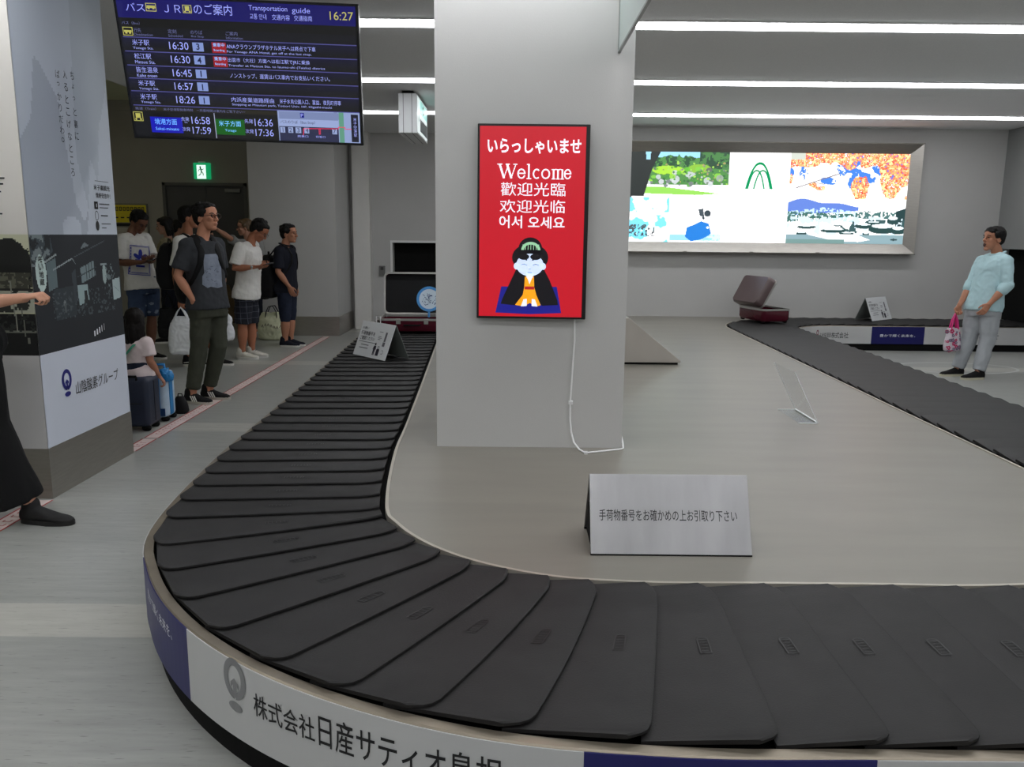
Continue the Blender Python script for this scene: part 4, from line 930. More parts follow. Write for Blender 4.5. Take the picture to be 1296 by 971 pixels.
# ================================================================== floor tape
tp = thing('floor_tape', (-2.68, 8.6, 0), 'red edged white warning tape line stuck on the floor beside the left belt', 'floor tape')
segs = [(3.05, 4.44), (5.50, 5.85), (5.88, 7.30), (7.33, 8.90), (8.93, 10.4), (10.43, 12.0)]
rg = random.Random(8)
def tx(y): return -2.652 - (y - 5.8) * .0128
for a, b in segs:
    red = Ink(lambda a, b: Vector((a, b, .0022))); wht = Ink(lambda a, b: Vector((a, b, .0014)))
    wht.poly([(tx(a) - .05, a), (tx(a) + .05, a), (tx(b) + .05, b), (tx(b) - .05, b)])
    red.poly([(tx(a) - .055, a), (tx(a) + .055, a), (tx(a + .006) + .055, a + .006), (tx(a + .006) - .055, a + .006)])
    for sx in (-1, 1): red.poly([(tx(a) + sx * .05 - .005, a), (tx(a) + sx * .05 + .005, a), (tx(b) + sx * .05 + .005, b), (tx(b) + sx * .05 - .005, b)])
    y = a + .12
    while y < b - .1:
        l = rg.uniform(.02, .034)
        red.poly([(tx(y) - .022, y), (tx(y) - .016, y), (tx(y) - .016, y + l), (tx(y) - .022, y + l)])
        if rg.random() < .8: red.poly([(tx(y) - .02, y), (tx(y) + .022, y), (tx(y) + .022, y + .006), (tx(y) - .02, y + .006)])
        if rg.random() < .4: red.poly([(tx(y) + .016, y), (tx(y) + .022, y), (tx(y) + .022, y + l), (tx(y) + .016, y + l)])
        y += l + rg.uniform(.025, .05)
    red.out('red_print', M_inkr, wht.out('tape_strip', mat('tape_white', (222, 204, 200), .5), tp))
fc = thing('floor_ring_mark', (5.1, 9.6, 0), 'pale worn ring marking on the floor beyond the right belt', 'floor marking')
k = Ink(lambda a, b: Vector((a, b, .0015))); k.ring(5.25, 9.62, .72, .42, .035, n=48); k.out('ring', mat('ring_white', (206, 208, 206), .4), fc)
# ================================================================== people: builders
def remesh(name, mb, voxel, m, parent, smooth_it=4, wrinkle=0., wscale=8., seed=0., decimate=None, mats=None, pick=None, wstretch=(1, 1, 1), label=None):
    off = wloc(parent)
    me = bpy.data.meshes.new('tmp'); me.from_pydata([tuple(Vector(v) - off) for v in mb.v], [], mb.f)
    bm = bmesh.new(); bm.from_mesh(me); bmesh.ops.recalc_face_normals(bm, faces=bm.faces[:]); bm.to_mesh(me); bm.free()
    o = bpy.data.objects.new('tmp', me); _WS.collection.objects.link(o)
    r = o.modifiers.new('r', 'REMESH'); r.mode = 'VOXEL'; r.voxel_size = voxel
    s_ = o.modifiers.new('s', 'SMOOTH'); s_.iterations = smooth_it; s_.factor = .5
    if decimate: d_ = o.modifiers.new('d', 'DECIMATE'); d_.ratio = decimate
    me2 = bpy.data.meshes.new_from_object(evaluated(o)); bpy.data.objects.remove(o); bpy.data.meshes.remove(me)
    if wrinkle:
        nv = len(me2.vertices); co = np.empty(nv * 3); nr = np.empty(nv * 3)
        me2.vertices.foreach_get('co', co); me2.vertices.foreach_get('normal', nr); co = co.reshape(-1, 3); nr = nr.reshape(-1, 3)
        sd_ = Vector((seed, seed * .7, seed * .3)); k_ = Vector((3, 1, 2)); dv = np.empty(nv)
        for i in range(nv):
            q = Vector((co[i, 0] * wstretch[0], co[i, 1] * wstretch[1], co[i, 2] * wstretch[2])) * wscale + sd_
            dv[i] = noise.noise(q) * .7 + (1 - abs(noise.noise(q * 1.9 + k_)) * 2) * .5
        co += nr * (dv * wrinkle)[:, None]
        me2.vertices.foreach_set('co', co.ravel()); me2.update()
    me2.name = name
    for mm in (mats or [m]): me2.materials.append(mm)
    if pick:
        for p in me2.polygons: p.material_index = pick(p.center + off)
    me2.shade_smooth()
    ob = bpy.data.objects.new(name, me2); COL.objects.link(ob); ob.parent = parent
    if label: ob['label'] = label
    return ob
def loft(mb, rings, seg=22, p=.82):
    """rings: (centre, lateral unit, forward unit, half width, half depth)"""
    vs = []; fs = []
    def sg(x): return math.copysign(abs(x) ** p, x)
    for c, L, Fw, a, b in rings:
        for k in range(seg):
            t = 2 * PI * k / seg
            vs.append(c + L * (a * sg(math.cos(t))) + Fw * (b * sg(math.sin(t))))
    n = len(rings)
    for i in range(n - 1):
        for k in range(seg): fs.append((i * seg + k, i * seg + (k + 1) % seg, (i + 1) * seg + (k + 1) % seg, (i + 1) * seg + k))
    fs.append(tuple(range(seg))[::-1]); fs.append(tuple(range((n - 1) * seg, n * seg)))
    mb.add(vs, fs)
def lerp(a, b, t): return a + (b - a) * t
def torso(mb, J, s, grow, hem, top=1.0, flare=0., belly=0., up_to_neck=True):
    Lh = (J['hipL'] - J['hipR']); Lh.z *= .3; Lh.normalize(); Ls = (J['shL'] - J['shR']); Ls.z *= .3; Ls.normalize()
    base = J['pelvis']; neck = J['neck']; up = (neck - base); ln = up.length; up.normalize()
    prof = [(-hem / ln, .168 + flare, .118 + flare * .8), (0., .170 + flare * .6, .120 + belly + flare * .5), (.16, .160, .112 + belly), (.34, .150, .106 + belly * .8), (.52, .158, .110), (.70, .168, .113), (.84, .162, .100), (.93, .120, .080)]
    if up_to_neck: prof.append((1.0, .066, .058))
    R = []
    for t, a, b in prof:
        if t > top: continue
        L = lerp(Lh, Ls, min(1, max(0, t * 1.2))).normalized(); Fw = L.cross(up).normalized()
        R.append((base + up * (t * ln) + Fw * (0.012 * math.sin(max(0, t) * PI)), L, -Fw, (a + grow) * s, (b + grow) * s))
    loft(mb, R)
    for sd in ('shL', 'shR'): mb.tube([lerp(neck, J[sd], .25) - up * .035 * s, lerp(neck, J[sd], .7) - up * .018 * s, J[sd]], [(.05 + grow) * s, (.05 + grow) * s, (.052 + grow) * s])
def hand(mb, w, d, pn, thumb, curl, s, rel=1.0):
    """w wrist, d finger direction, pn palm normal, thumb = unit vector to the thumb side"""
    d = d.normalized(); pn = (pn - d * pn.dot(d)).normalized(); th = thumb - d * thumb.dot(d) - pn * thumb.dot(pn); th.normalize()
    k = s * .95
    mb.tube([w - d * .02 * k, w + d * .02 * k, w + d * .05 * k, w + d * .085 * k], [.026 * k, .033 * k, .040 * k, .039 * k], [.019 * k, .016 * k, .014 * k, .012 * k], ref=pn, seg=16)
    for i, (o, l) in enumerate(((.031, .9), (.0105, 1.0), (-.0105, .95), (-.0305, .76))):
        p = w + d * (.088 - abs(o - .01) * .12) * k + th * o * k; ang = 0.; pts = [p - d * .012 * k]
        pts.append(p)
        fan = th * (o * 1.2)
        for j, sl in enumerate((.044, .027, .021)):
            ang += curl * (1.15, 1.45, .95)[j] * (1 + .07 * i)
            dd = (d * math.cos(ang) + pn * math.sin(ang) + fan).normalized(); p = p + dd * sl * l * k; pts.append(p)
        mb.tube(pts, [.0085 * k, .0088 * k, .0082 * k, .0076 * k, .0064 * k], seg=10, ref=th)
    p = w + d * .022 * k + th * .026 * k; q = (th * .75 + d * .75 + pn * .25).normalized(); q2 = (th * (.45 - .5 * curl) + d * .9 + pn * (.25 + .5 * curl)).normalized(); q3 = (d * .9 + th * (.1 - .5 * curl) + pn * (.2 + .6 * curl)).normalized()
    mb.tube([p - q * .012 * k, p + q * .030 * k, p + q * .030 * k + q2 * .032 * k, p + q * .030 * k + q2 * .032 * k + q3 * .024 * k], [.014 * k, .0115 * k, .0095 * k, .0075 * k], seg=10)
def head_frame(c, yaw, pitch, roll=0.):
    return Matrix.Translation(c) @ Matrix.Rotation(math.radians(yaw), 4, 'Z') @ Matrix.Rotation(math.radians(-pitch), 4, 'Y') @ Matrix.Rotation(math.radians(roll), 4, 'X')
def head_mesh(mb, H, s, mouth=0.):
    R = H.to_3x3()
    def e(c, r, rot=None): mb.ell(H @ (Vector(c) * s), tuple(v * s for v in r), R @ rot if rot else R)
    e((-.014, 0, .032), (.098, .077, .088)); e((.030, 0, -.045 - mouth * .3), (.062, .058, .072)); e((.060, 0, -.096 - mouth), (.026, .030, .022)); e((.048, 0, .040), (.050, .062, .060))
    e((.084, 0, .020), (.014, .046, .012)); e((.060, .032, -.022), (.030, .026, .026)); e((.060, -.032, -.022), (.030, .026, .026))
    e((.088, 0, -.060), (.012, .024, .008)); e((.084, 0, -.072 - mouth), (.012, .020, .007))
    mb.tube([H @ (Vector((.092, 0, .008)) * s), H @ (Vector((.106, 0, -.018)) * s), H @ (Vector((.110, 0, -.033)) * s)], [.009 * s, .011 * s, .013 * s], seg=10)
    for y in (-.013, .013): e((.098, y, -.036), (.012, .009, .009))
    for y in (-1, 1): e((-.012, y * .076, -.012), (.022, .010, .034), Matrix.Rotation(y * -.25, 3, 'Z'))
def limb(mb, a, b, c, ra, rm, rb, bulge=0., seg=16):
    """two bones a-b-c with a rounded joint"""
    mb.tube([a, lerp(a, b, .35), lerp(a, b, .75), b, lerp(b, c, .25), lerp(b, c, .45), lerp(b, c, .8), c], [ra, ra * .98 + .0, lerp(ra, rm, .7), rm, rm + bulge, rm * .98 + bulge, lerp(rm, rb, .8), rb], seg=seg)
def hair_mesh(mb, H, s, style):
    R = H.to_3x3()
    def e(c, r, rot=None): mb.ell(H @ (Vector(c) * s), tuple(v * s for v in r), R @ rot if rot else R)
    e((-.030, 0, .046), (.101, .089, .091)); e((-.058, 0, .005), (.064, .080, .080))
    e((.030, 0, .088), (.055, .066, .032))
    for y in (-1, 1): e((-.008, y * .070, .040), (.052, .020, .040)); e((-.034, y * .071, .005), (.030, .018, .045))
    if style == 'fringe': e((.058, 0, .068), (.036, .066, .026)); e((.066, .02, .055), (.02, .03, .016)); e((.066, -.03, .056), (.02, .03, .016))
    if style == 'tousled':
        rg = random.Random(4)
        for _ in range(40):
            a = rg.uniform(-2.6, 2.6); z = rg.uniform(.03, .12); r_ = .088 * math.sqrt(max(.1, 1 - ((z - .04) / .1) ** 2))
            e((-.03 + r_ * math.cos(a) * .93, r_ * math.sin(a) * .92, z), (.024, .024, .020))
    if style == 'long':
        e((.045, 0, .078), (.045, .068, .030))
        for y in (-.066, -.035, 0, .035, .066):
            x = -.085 + .6 * abs(y) ** 1.0
            mb.tube([H @ (Vector((x + .01, y, .03)) * s), H @ (Vector((x - .012, y * 1.1, -.08)) * s), H @ (Vector((x - .012, y * 1.15, -.17)) * s), H @ (Vector((x + .0, y * 1.0, -.245)) * s)], [.040 * s, .040 * s, .036 * s, .018 * s], [.030 * s, .030 * s, .026 * s, .012 * s])
    if style == 'bob':
        e((.045, 0, .080), (.045, .068, .030))
        for y in (-.07, -.04, 0, .04, .07):
            x = -.080 + .55 * abs(y)
            mb.tube([H @ (Vector((x + .01, y, .03)) * s), H @ (Vector((x - .008, y * 1.1, -.07)) * s), H @ (Vector((x, y * 1.1, -.135)) * s)], [.040 * s, .042 * s, .022 * s], [.030 * s, .034 * s, .016 * s])
    if style == 'tied':
        e((.040, 0, .082), (.045, .066, .028)); e((-.128, 0, .05), (.036, .036, .036))
SK = {}
def skin(c): return mat('skin_%d_%d_%d' % c, c, .55, var=.05, scale=14, spec=.35)
def cloth(name, c, rough=.85, **k): return mat(name, c, rough, var=k.pop('var', .08), scale=k.pop('scale', 14), bump=.25, bscale=260, spec=.2, **k)
M_hair = mat('black_hair', (13, 11, 10), .6, var=.25, scale=60, stretch=(1, 1, 4), spec=.22)
M_eye = mat('dark_eye', (22, 16, 14), .3); M_eyew = mat('eye_white', (214, 208, 202), .3); M_brow = mat('eyebrow', (30, 24, 22), .7); M_lip = mat('lip', (150, 88, 80), .5)
M_sole = mat('white_sole', (206, 204, 198), .6); M_shoe = cloth('black_canvas', (26, 25, 26))
def shoe(parent, ank, ydeg, s, upper, sole=None, length=.27, tip_up=0., stripe=None, swoosh=False, lace=None, label=None, drop=.075):
    d = Vector((math.cos(math.radians(ydeg)), math.sin(math.radians(ydeg)), 0)); L = Vector((-d.y, d.x, 0))
    g = Vector((ank.x, ank.y, ank.z - drop * s)); h = g - d * .072 * s
    l = length * s
    def P(t, z): return h + d * (t * l) + Vector((0, 0, z * s + tip_up * max(0, t - .4)))
    mb = MB(); R = []
    for t, z, a, b in ((.0, .045, .026, .034), (.06, .050, .034, .042), (.22, .052, .038, .046), (.36, .052, .040, .042), (.52, .042, .044, .034), (.70, .032, .047, .025), (.86, .028, .043, .021), (.96, .024, .030, .016), (1.0, .022, .016, .010)):
        R.append((P(t, z), L, Vector((0, 0, 1)), a * s, b * s))
    loft(mb, R, 18, .9)
    mb.tube([P(.18, .06), P(.20, .105)], [.045 * s, .045 * s], [.048 * s, .048 * s], ref=d)
    o = remesh('shoe', mb, .006, upper, parent, 3, label=label)
    mb = MB(); n = 22; vs = []; fs = []
    for k in range(n):
        a = 2 * PI * k / n; t = .5 + .515 * math.cos(a); wd = (.052 if t > .45 else .043) * s * (abs(math.sin(a)) ** .75) * (1 if math.sin(a) > 0 else -1)
        for z in (.0, .024): vs.append(P(t, z) + L * wd)
    for k in range(n): fs.append((2 * k, 2 * ((k + 1) % n), 2 * ((k + 1) % n) + 1, 2 * k + 1))
    fs.append(tuple(range(0, 2 * n, 2))[::-1]); fs.append(tuple(range(1, 2 * n, 2))); mb.add(vs, fs); mb.out('sole', sole or M_sole, o, smooth=True, sharp=40)
    for sd in (-1, 1):
        if stripe:
            mb = MB()
            for q in range(3):
                t = .40 + q * .075
                a = P(t, .028) + L * sd * .049 * s; b = P(t - .10, .070) + L * sd * .040 * s
                mb.tube([a, b], [.006 * s, .006 * s], [.004 * s, .004 * s], ref=L, seg=6)
            mb.out('stripe', stripe, o)
        if swoosh:
            MB().tube([P(.10, .045) + L * sd * .043 * s, P(.35, .05) + L * sd * .045 * s, P(.50, .032) + L * sd * .049 * s], [.005, .006, .004], [.004, .004, .003], ref=L, seg=6).out('stripe', M_sole, o)
    if lace:
        mb = MB()
        for q in range(4): t = .38 + q * .07; z = .096 - q * .011; mb.tube([P(t, z - .012) - L * .026 * s, P(t, z), P(t, z - .012) + L * .026 * s], .0042 * s, seg=6)
        mb.out('laces', lace, o)
    return o
def person(loc, J, yaw_head, pitch_head, label, skin_c=(184, 134, 106), s=1.0, hair='short', hair_m=None, shirt=None, sleeve=.75, sleeve_r=.010, hem=.06, flare=.012, belly=0., legs=None, leg_end=1.0, leg_w=1.0, shoe_m=None, shoe_k=None, foot=(0, 0), hands=None, glasses=None, mouth=0., wr=.006, voxel=.0055, long_sleeve=0., seed=1., skirt=None, roll=0., group=None, shirt_label=None, mats_shirt=None, shirt_pick=None, foot_up=(0, 0)):
    J = {k: Vector(v) + Vector(loc) for k, v in J.items()}
    t = thing('person', loc, label, 'person', group)
    H = head_frame(J['head'], yaw_head, pitch_head, roll)
    mb = MB()
    head_mesh(mb, H, s, mouth)
    mb.tube([H @ Vector((-.022 * s, 0, -.05 * s)), lerp(H @ Vector((-.022 * s, 0, -.06 * s)), J['neck'], .6), J['neck'] - Vector((0, 0, .04 * s))], [.056 * s, .054 * s, .062 * s], [.054 * s, .054 * s, .058 * s])
    torso(mb, J, s, -.014, .06 * s)
    hd = hands or {}
    for sd in 'RL':
        a, b, c = J['sh' + sd], J['el' + sd], J['wr' + sd]
        limb(mb, a, b, c, .047 * s, .037 * s, .025 * s, .004 * s)
        o = hd.get(sd, {})
        d = Vector(o['dir']) if 'dir' in o else (c - b); pn = Vector(o.get('palm', (0, 0, -1))); th = Vector(o.get('thumb', (0, 0, 1)))
        hand(mb, c, d, pn, th, o.get('curl', .3), s)
        limb(mb, J['hip' + sd] + Vector((0, 0, -.01)), J['kn' + sd], J['an' + sd], .072 * s, .052 * s, .036 * s, .008 * s)
        mb.ell(J['an' + sd] + Vector((0, 0, -.02 * s)), (.036 * s, .036 * s, .04 * s))
    remesh('body', mb, voxel, skin(skin_c), t, 3, decimate=.45)
    mb = MB(); hair_mesh(mb, H, s, hair); remesh('hair', mb, .006, hair_m or M_hair, t, 2, wrinkle=.006, wscale=34, seed=seed, wstretch=(1, 1, .35))
    R3 = H.to_3x3()
    for y in (-1, 1):
        mb = MB(); mb.ell(H @ (Vector((.0865, y * .031, .002)) * s), (.007 * s, .0135 * s, .0055 * s), R3); mb.out('eye', M_eye, t, smooth=True)
        mb = MB(); mb.tube([H @ (Vector((.094, y * .014, .022)) * s), H @ (Vector((.095, y * .032, .027)) * s), H @ (Vector((.084, y * .050, .022)) * s)], .0038 * s, seg=6); mb.out('eyebrow', M_brow, t, smooth=True)
    mb = MB()
    if mouth: mb.ell(H @ (Vector((.090, 0, -.066 - mouth * .5)) * s), (.012 * s, .017 * s, .010 * s + mouth * .55), R3); mb.out('mouth', mat('open_mouth', (60, 20, 18), .6), t, smooth=True)
    else: mb.ell(H @ (Vector((.0945, 0, -.0655)) * s), (.007 * s, .021 * s, .0035 * s), R3); mb.out('mouth', M_lip, t, smooth=True)
    if glasses:
        mb = MB()
        for y in (-1, 1):
            c = [H @ (Vector((.106, y * .033 + .026 * math.cos(a), .0 + .019 * math.sin(a))) * s) for a in [2 * PI * q / 14 for q in range(15)]]
            mb.tube(c, .0022 * s, seg=6, cap=False)
            mb.tube([H @ (Vector((.104, y * .058, .006)) * s), H @ (Vector((.05, y * .074, .006)) * s), H @ (Vector((-.015, y * .080, .0)) * s)], .0022 * s, seg=6)
        mb.tube([H @ (Vector((.108, -.008, .004)) * s), H @ (Vector((.108, .008, .004)) * s)], .0022 * s, seg=6)
        g = mb.out('glasses', mat('glasses_frame', (70, 60, 56), .35, .4) if glasses != 'sun' else mat('black_frame', (12, 12, 12), .3), t, smooth=True)
        if glasses == 'sun':
            mb = MB()
            for y in (-1, 1): mb.ell(H @ (Vector((.106, y * .033, 0)) * s), (.003 * s, .026 * s, .019 * s), R3)
            mb.out('lens', mat('dark_lens', (10, 9, 9), .15), g, smooth=True)
    if shirt:
        mb = MB(); torso(mb, J, s, .016, hem * s, .97, flare, belly)
        for sd in 'RL':
            a, b, c = J['sh' + sd], J['el' + sd], J['wr' + sd]
            if long_sleeve:
                e = lerp(b, c, long_sleeve)
                mb.tube([a, lerp(a, b, .4), lerp(a, b, .8), b, lerp(b, e, .5), e], [(.054 + sleeve_r) * s, (.052 + sleeve_r) * s, (.048 + sleeve_r) * s, (.046 + sleeve_r) * s, (.044 + sleeve_r) * s, (.046 + sleeve_r) * s])
            else:
                e = lerp(a, b, sleeve); mb.ell(a, ((.053 + sleeve_r) * s,) * 3); mb.tube([a, lerp(a, e, .5), e], [(.052 + sleeve_r) * s, (.054 + sleeve_r) * s, (.060 + sleeve_r) * s], cap=False)
        so = remesh('shirt', mb, .0085, shirt, t, 4, wrinkle=wr, wscale=9, seed=seed, label=shirt_label, mats=mats_shirt, pick=shirt_pick)
    else: so = None
    if legs:
        mb = MB()
        Lh = (J['hipL'] - J['hipR']).normalized(); Fw = Lh.cross(Vector((0, 0, 1)))
        loft(mb, [(J['pelvis'] + Vector((0, 0, .10 * s)), Lh, Fw, .166 * s, .122 * s), (J['pelvis'], Lh, Fw, .182 * s, .132 * s), (J['pelvis'] - Vector((0, 0, .10 * s)), Lh, Fw, .176 * s, .128 * s)])
        for sd in 'RL':
            a, b, c = J['hip' + sd], J['kn' + sd], J['an' + sd]
            if leg_end <= 1.0:
                e = lerp(a, b, leg_end); mb.tube([a, lerp(a, e, .5), e], [.098 * s, .092 * s * leg_w, .086 * s * leg_w], cap=False)
            else:
                e = lerp(b, c, leg_end - 1); mb.tube([a, lerp(a, b, .4), lerp(a, b, .8), b, lerp(b, e, .35), lerp(b, e, .7), e], [.098 * s, .092 * s * leg_w, .080 * s * leg_w, .074 * s * leg_w, .070 * s * leg_w, .064 * s * leg_w, .062 * s * leg_w], cap=False); mb.ell(b, (.070 * s * leg_w,) * 3)
        remesh('trousers' if leg_end > 1.2 else 'shorts', mb, .009, legs, t, 4, wrinkle=wr * 1.1, wscale=8, seed=seed + 3)
    if skirt: skirt(t, J, s)
    if shoe_m:
        for i, sd in enumerate('RL'): shoe(t, J['an' + sd], foot[i], s, shoe_m, tip_up=foot_up[i], **(shoe_k or {}))
    return t, J, H, so
# ================================================================== people: joints in metres, measured from the feet
PJ_front = ((-2.799, 7.250, 0.000), {'head': (0.149, -0.020, 1.623), 'neck': (0.101, -0.020, 1.455), 'shR': (0.015, -0.160, 1.382), 'shL': (0.178, 0.120, 1.387), 'elR': (-0.051, -0.220, 1.124), 'wrR': (0.053, -0.190, 0.928), 'elL': (0.199, 0.140, 1.122), 'wrL': (0.186, 0.110, 0.948), 'pelvis': (0.116, -0.020, 0.867), 'hipR': (0.085, -0.090, 0.838), 'hipL': (0.159, 0.050, 0.840), 'knR': (0.049, -0.100, 0.499), 'anR': (-0.038, -0.100, 0.075), 'knL': (0.176, 0.030, 0.504), 'anL': (0.038, 0.100, 0.075)})
PJ_logo = ((-4.352, 9.640, 0.000), {'head': (0.032, 0.010, 1.604), 'neck': (-0.078, 0.010, 1.468), 'shR': (-0.113, -0.120, 1.405), 'shL': (0.035, 0.140, 1.414), 'elR': (-0.127, -0.190, 1.140), 'wrR': (0.180, -0.350, 1.157), 'elL': (0.137, 0.060, 1.179), 'wrL': (0.216, -0.210, 1.161), 'pelvis': (0.018, 0.010, 0.878), 'hipR': (-0.031, -0.050, 0.845), 'hipL': (0.083, 0.070, 0.857), 'knR': (-0.012, -0.090, 0.481), 'anR': (-0.030, -0.090, 0.075), 'knL': (0.068, 0.090, 0.491), 'anL': (0.030, 0.090, 0.075)})
PJ_white = ((-3.522, 9.250, 0.000), {'head': (-0.075, 0.050, 1.657), 'neck': (-0.113, 0.050, 1.467), 'shR': (-0.138, -0.120, 1.390), 'shL': (-0.102, 0.220, 1.405), 'elR': (-0.182, -0.170, 1.057), 'wrR': (-0.157, -0.150, 0.753), 'elL': (-0.098, 0.250, 1.057), 'wrL': (-0.002, 0.150, 0.821), 'pelvis': (-0.095, 0.050, 0.880), 'hipR': (-0.084, -0.030, 0.841), 'hipL': (-0.084, 0.130, 0.830), 'knR': (-0.146, -0.050, 0.425), 'anR': (-0.135, -0.050, 0.075), 'knL': (0.021, 0.100, 0.428), 'anL': (0.135, 0.050, 0.075)})
PJ_sun = ((-3.715, 11.920, 0.000), {'head': (-0.115, -0.020, 1.565), 'neck': (-0.072, -0.020, 1.388), 'shR': (-0.213, -0.080, 1.343), 'shL': (0.065, 0.040, 1.333), 'elR': (-0.256, -0.300, 1.431), 'wrR': (-0.355, -0.470, 1.537), 'elL': (0.151, -0.020, 1.089), 'wrL': (0.148, -0.120, 0.835), 'pelvis': (-0.065, -0.020, 0.828), 'hipR': (-0.119, -0.070, 0.785), 'hipL': (-0.003, 0.030, 0.780), 'knR': (-0.078, -0.080, 0.378), 'anR': (-0.004, -0.080, 0.071), 'knL': (-0.001, 0.040, 0.379), 'anL': (0.004, 0.080, 0.071)})
PJ_cap = ((-3.211, 9.860, 0.000), {'head': (0.209, 0.000, 1.519), 'neck': (0.091, 0.000, 1.380), 'shR': (0.031, -0.170, 1.317), 'shL': (0.085, 0.160, 1.331), 'elR': (-0.029, -0.220, 1.082), 'wrR': (0.208, -0.240, 1.103), 'elL': (0.089, 0.140, 1.068), 'wrL': (0.227, -0.060, 1.096), 'pelvis': (0.025, 0.000, 0.783), 'hipR': (0.021, -0.080, 0.760), 'hipL': (0.026, 0.080, 0.758), 'knR': (-0.015, -0.080, 0.412), 'anR': (-0.032, -0.080, 0.075), 'knL': (0.039, 0.080, 0.405), 'anL': (0.032, 0.080, 0.075)})
PJ_polo = ((-3.008, 10.935, 0.000), {'head': (0.066, 0.015, 1.484), 'neck': (-0.002, 0.015, 1.340), 'shR': (-0.030, -0.155, 1.261), 'shL': (0.039, 0.165, 1.277), 'elR': (-0.037, -0.205, 0.999), 'wrR': (0.094, -0.185, 0.806), 'elL': (0.041, 0.195, 0.993), 'wrL': (0.087, 0.155, 0.785), 'pelvis': (-0.013, 0.015, 0.792), 'hipR': (-0.003, -0.065, 0.756), 'hipL': (0.016, 0.095, 0.746), 'knR': (-0.006, -0.065, 0.401), 'anR': (-0.020, -0.065, 0.075), 'knL': (0.025, 0.095, 0.407), 'anL': (0.020, 0.065, 0.075)})
PJ_right = ((5.016, 8.940, 0.000), {'head': (0.113, -0.010, 1.511), 'neck': (0.181, -0.010, 1.361), 'shL': (0.190, -0.170, 1.274), 'shR': (0.112, 0.150, 1.263), 'elL': (0.184, -0.230, 1.021), 'wrL': (0.034, -0.210, 0.826), 'elR': (0.019, 0.150, 1.013), 'wrR': (-0.130, 0.070, 0.784), 'pelvis': (0.093, -0.010, 0.785), 'hipL': (0.133, -0.080, 0.757), 'hipR': (0.059, 0.060, 0.744), 'knL': (0.136, -0.080, 0.432), 'anL': (0.055, -0.110, 0.075), 'knR': (0.014, 0.070, 0.411), 'anR': (-0.055, 0.110, 0.075)})
PJ_woman = ((-2.829, 4.130, 0.000), {'head': (0.144, -0.050, 1.584), 'neck': (0.107, -0.050, 1.455), 'shR': (0.215, -0.210, 1.398), 'shL': (-0.023, 0.110, 1.390), 'elR': (0.236, -0.250, 1.149), 'wrR': (0.468, -0.150, 1.177), 'elL': (-0.157, 0.150, 1.054), 'wrL': (-0.035, 0.150, 0.846), 'pelvis': (0.106, -0.050, 0.949), 'hipR': (0.180, -0.130, 0.929), 'hipL': (0.041, 0.030, 0.906), 'knR': (0.190, -0.090, 0.521), 'anR': (0.350, -0.050, 0.071), 'knL': (-0.053, 0.050, 0.464), 'anL': (-0.350, 0.050, 0.071)})
PJ_bob = ((-4.729, 11.200, 0.000), {'head': (0.051, 0.000, 1.571), 'neck': (0.093, 0.000, 1.405), 'shR': (0.115, 0.120, 1.352), 'shL': (0.087, -0.120, 1.354), 'elR': (0.149, 0.150, 1.053), 'wrR': (0.142, -0.020, 0.880), 'elL': (0.067, -0.170, 1.054), 'wrL': (-0.014, -0.200, 0.908), 'pelvis': (0.079, 0.000, 0.857), 'hipR': (0.069, 0.070, 0.810), 'hipL': (0.084, -0.070, 0.818), 'knR': (0.031, 0.070, 0.389), 'anR': (-0.007, 0.070, 0.070), 'knL': (0.046, -0.070, 0.402), 'anL': (0.007, -0.070, 0.070)})
PJ_dark = ((-5.151, 12.600, 0.000), {'head': (0.112, 0.000, 1.548), 'neck': (0.078, 0.000, 1.383), 'shR': (0.047, -0.140, 1.313), 'shL': (0.102, 0.140, 1.311), 'elR': (0.021, -0.180, 1.010), 'wrR': (0.037, -0.150, 0.714), 'elL': (0.104, 0.180, 0.998), 'wrL': (0.109, 0.150, 0.697), 'pelvis': (0.055, 0.000, 0.825), 'hipR': (0.046, -0.070, 0.793), 'hipL': (0.061, 0.070, 0.786), 'knR': (0.018, -0.070, 0.362), 'anR': (-0.008, -0.070, 0.071), 'knL': (0.034, 0.070, 0.350), 'anL': (0.008, 0.070, 0.071)})
PJ_hid = ((-4.088, 11.225, 0.000), {'head': (-0.027, -0.025, 1.431), 'neck': (-0.068, -0.025, 1.274), 'shR': (-0.086, -0.155, 1.213), 'shL': (-0.043, 0.105, 1.219), 'elR': (-0.100, -0.185, 0.964), 'wrR': (-0.039, -0.205, 0.788), 'elL': (-0.048, 0.135, 0.950), 'wrL': (-0.029, 0.115, 0.768), 'pelvis': (-0.071, -0.025, 0.648), 'hipR': (-0.068, -0.095, 0.621), 'hipL': (-0.066, 0.045, 0.611), 'knR': (-0.031, -0.125, 0.325), 'anR': (0.132, -0.475, 0.065), 'knL': (-0.039, 0.075, 0.315), 'anL': (-0.132, 0.475, 0.065)})
PJ_child = ((-2.985, 6.580, 0.000), {'head': (0.105, -0.330, 0.827), 'neck': (0.102, -0.330, 0.699), 'shR': (0.200, -0.380, 0.664), 'shL': (0.011, -0.260, 0.647), 'elR': (0.225, -0.390, 0.526), 'wrR': (0.231, -0.270, 0.389), 'elL': (-0.053, -0.210, 0.508), 'wrL': (-0.088, -0.130, 0.375), 'pelvis': (0.095, -0.330, 0.435), 'hipR': (0.131, -0.330, 0.423), 'hipL': (0.029, -0.270, 0.412), 'knR': (0.073, -0.070, 0.341), 'anR': (0.052, -0.030, 0.054), 'knL': (-0.044, -0.010, 0.329), 'anL': (-0.052, 0.030, 0.054)})
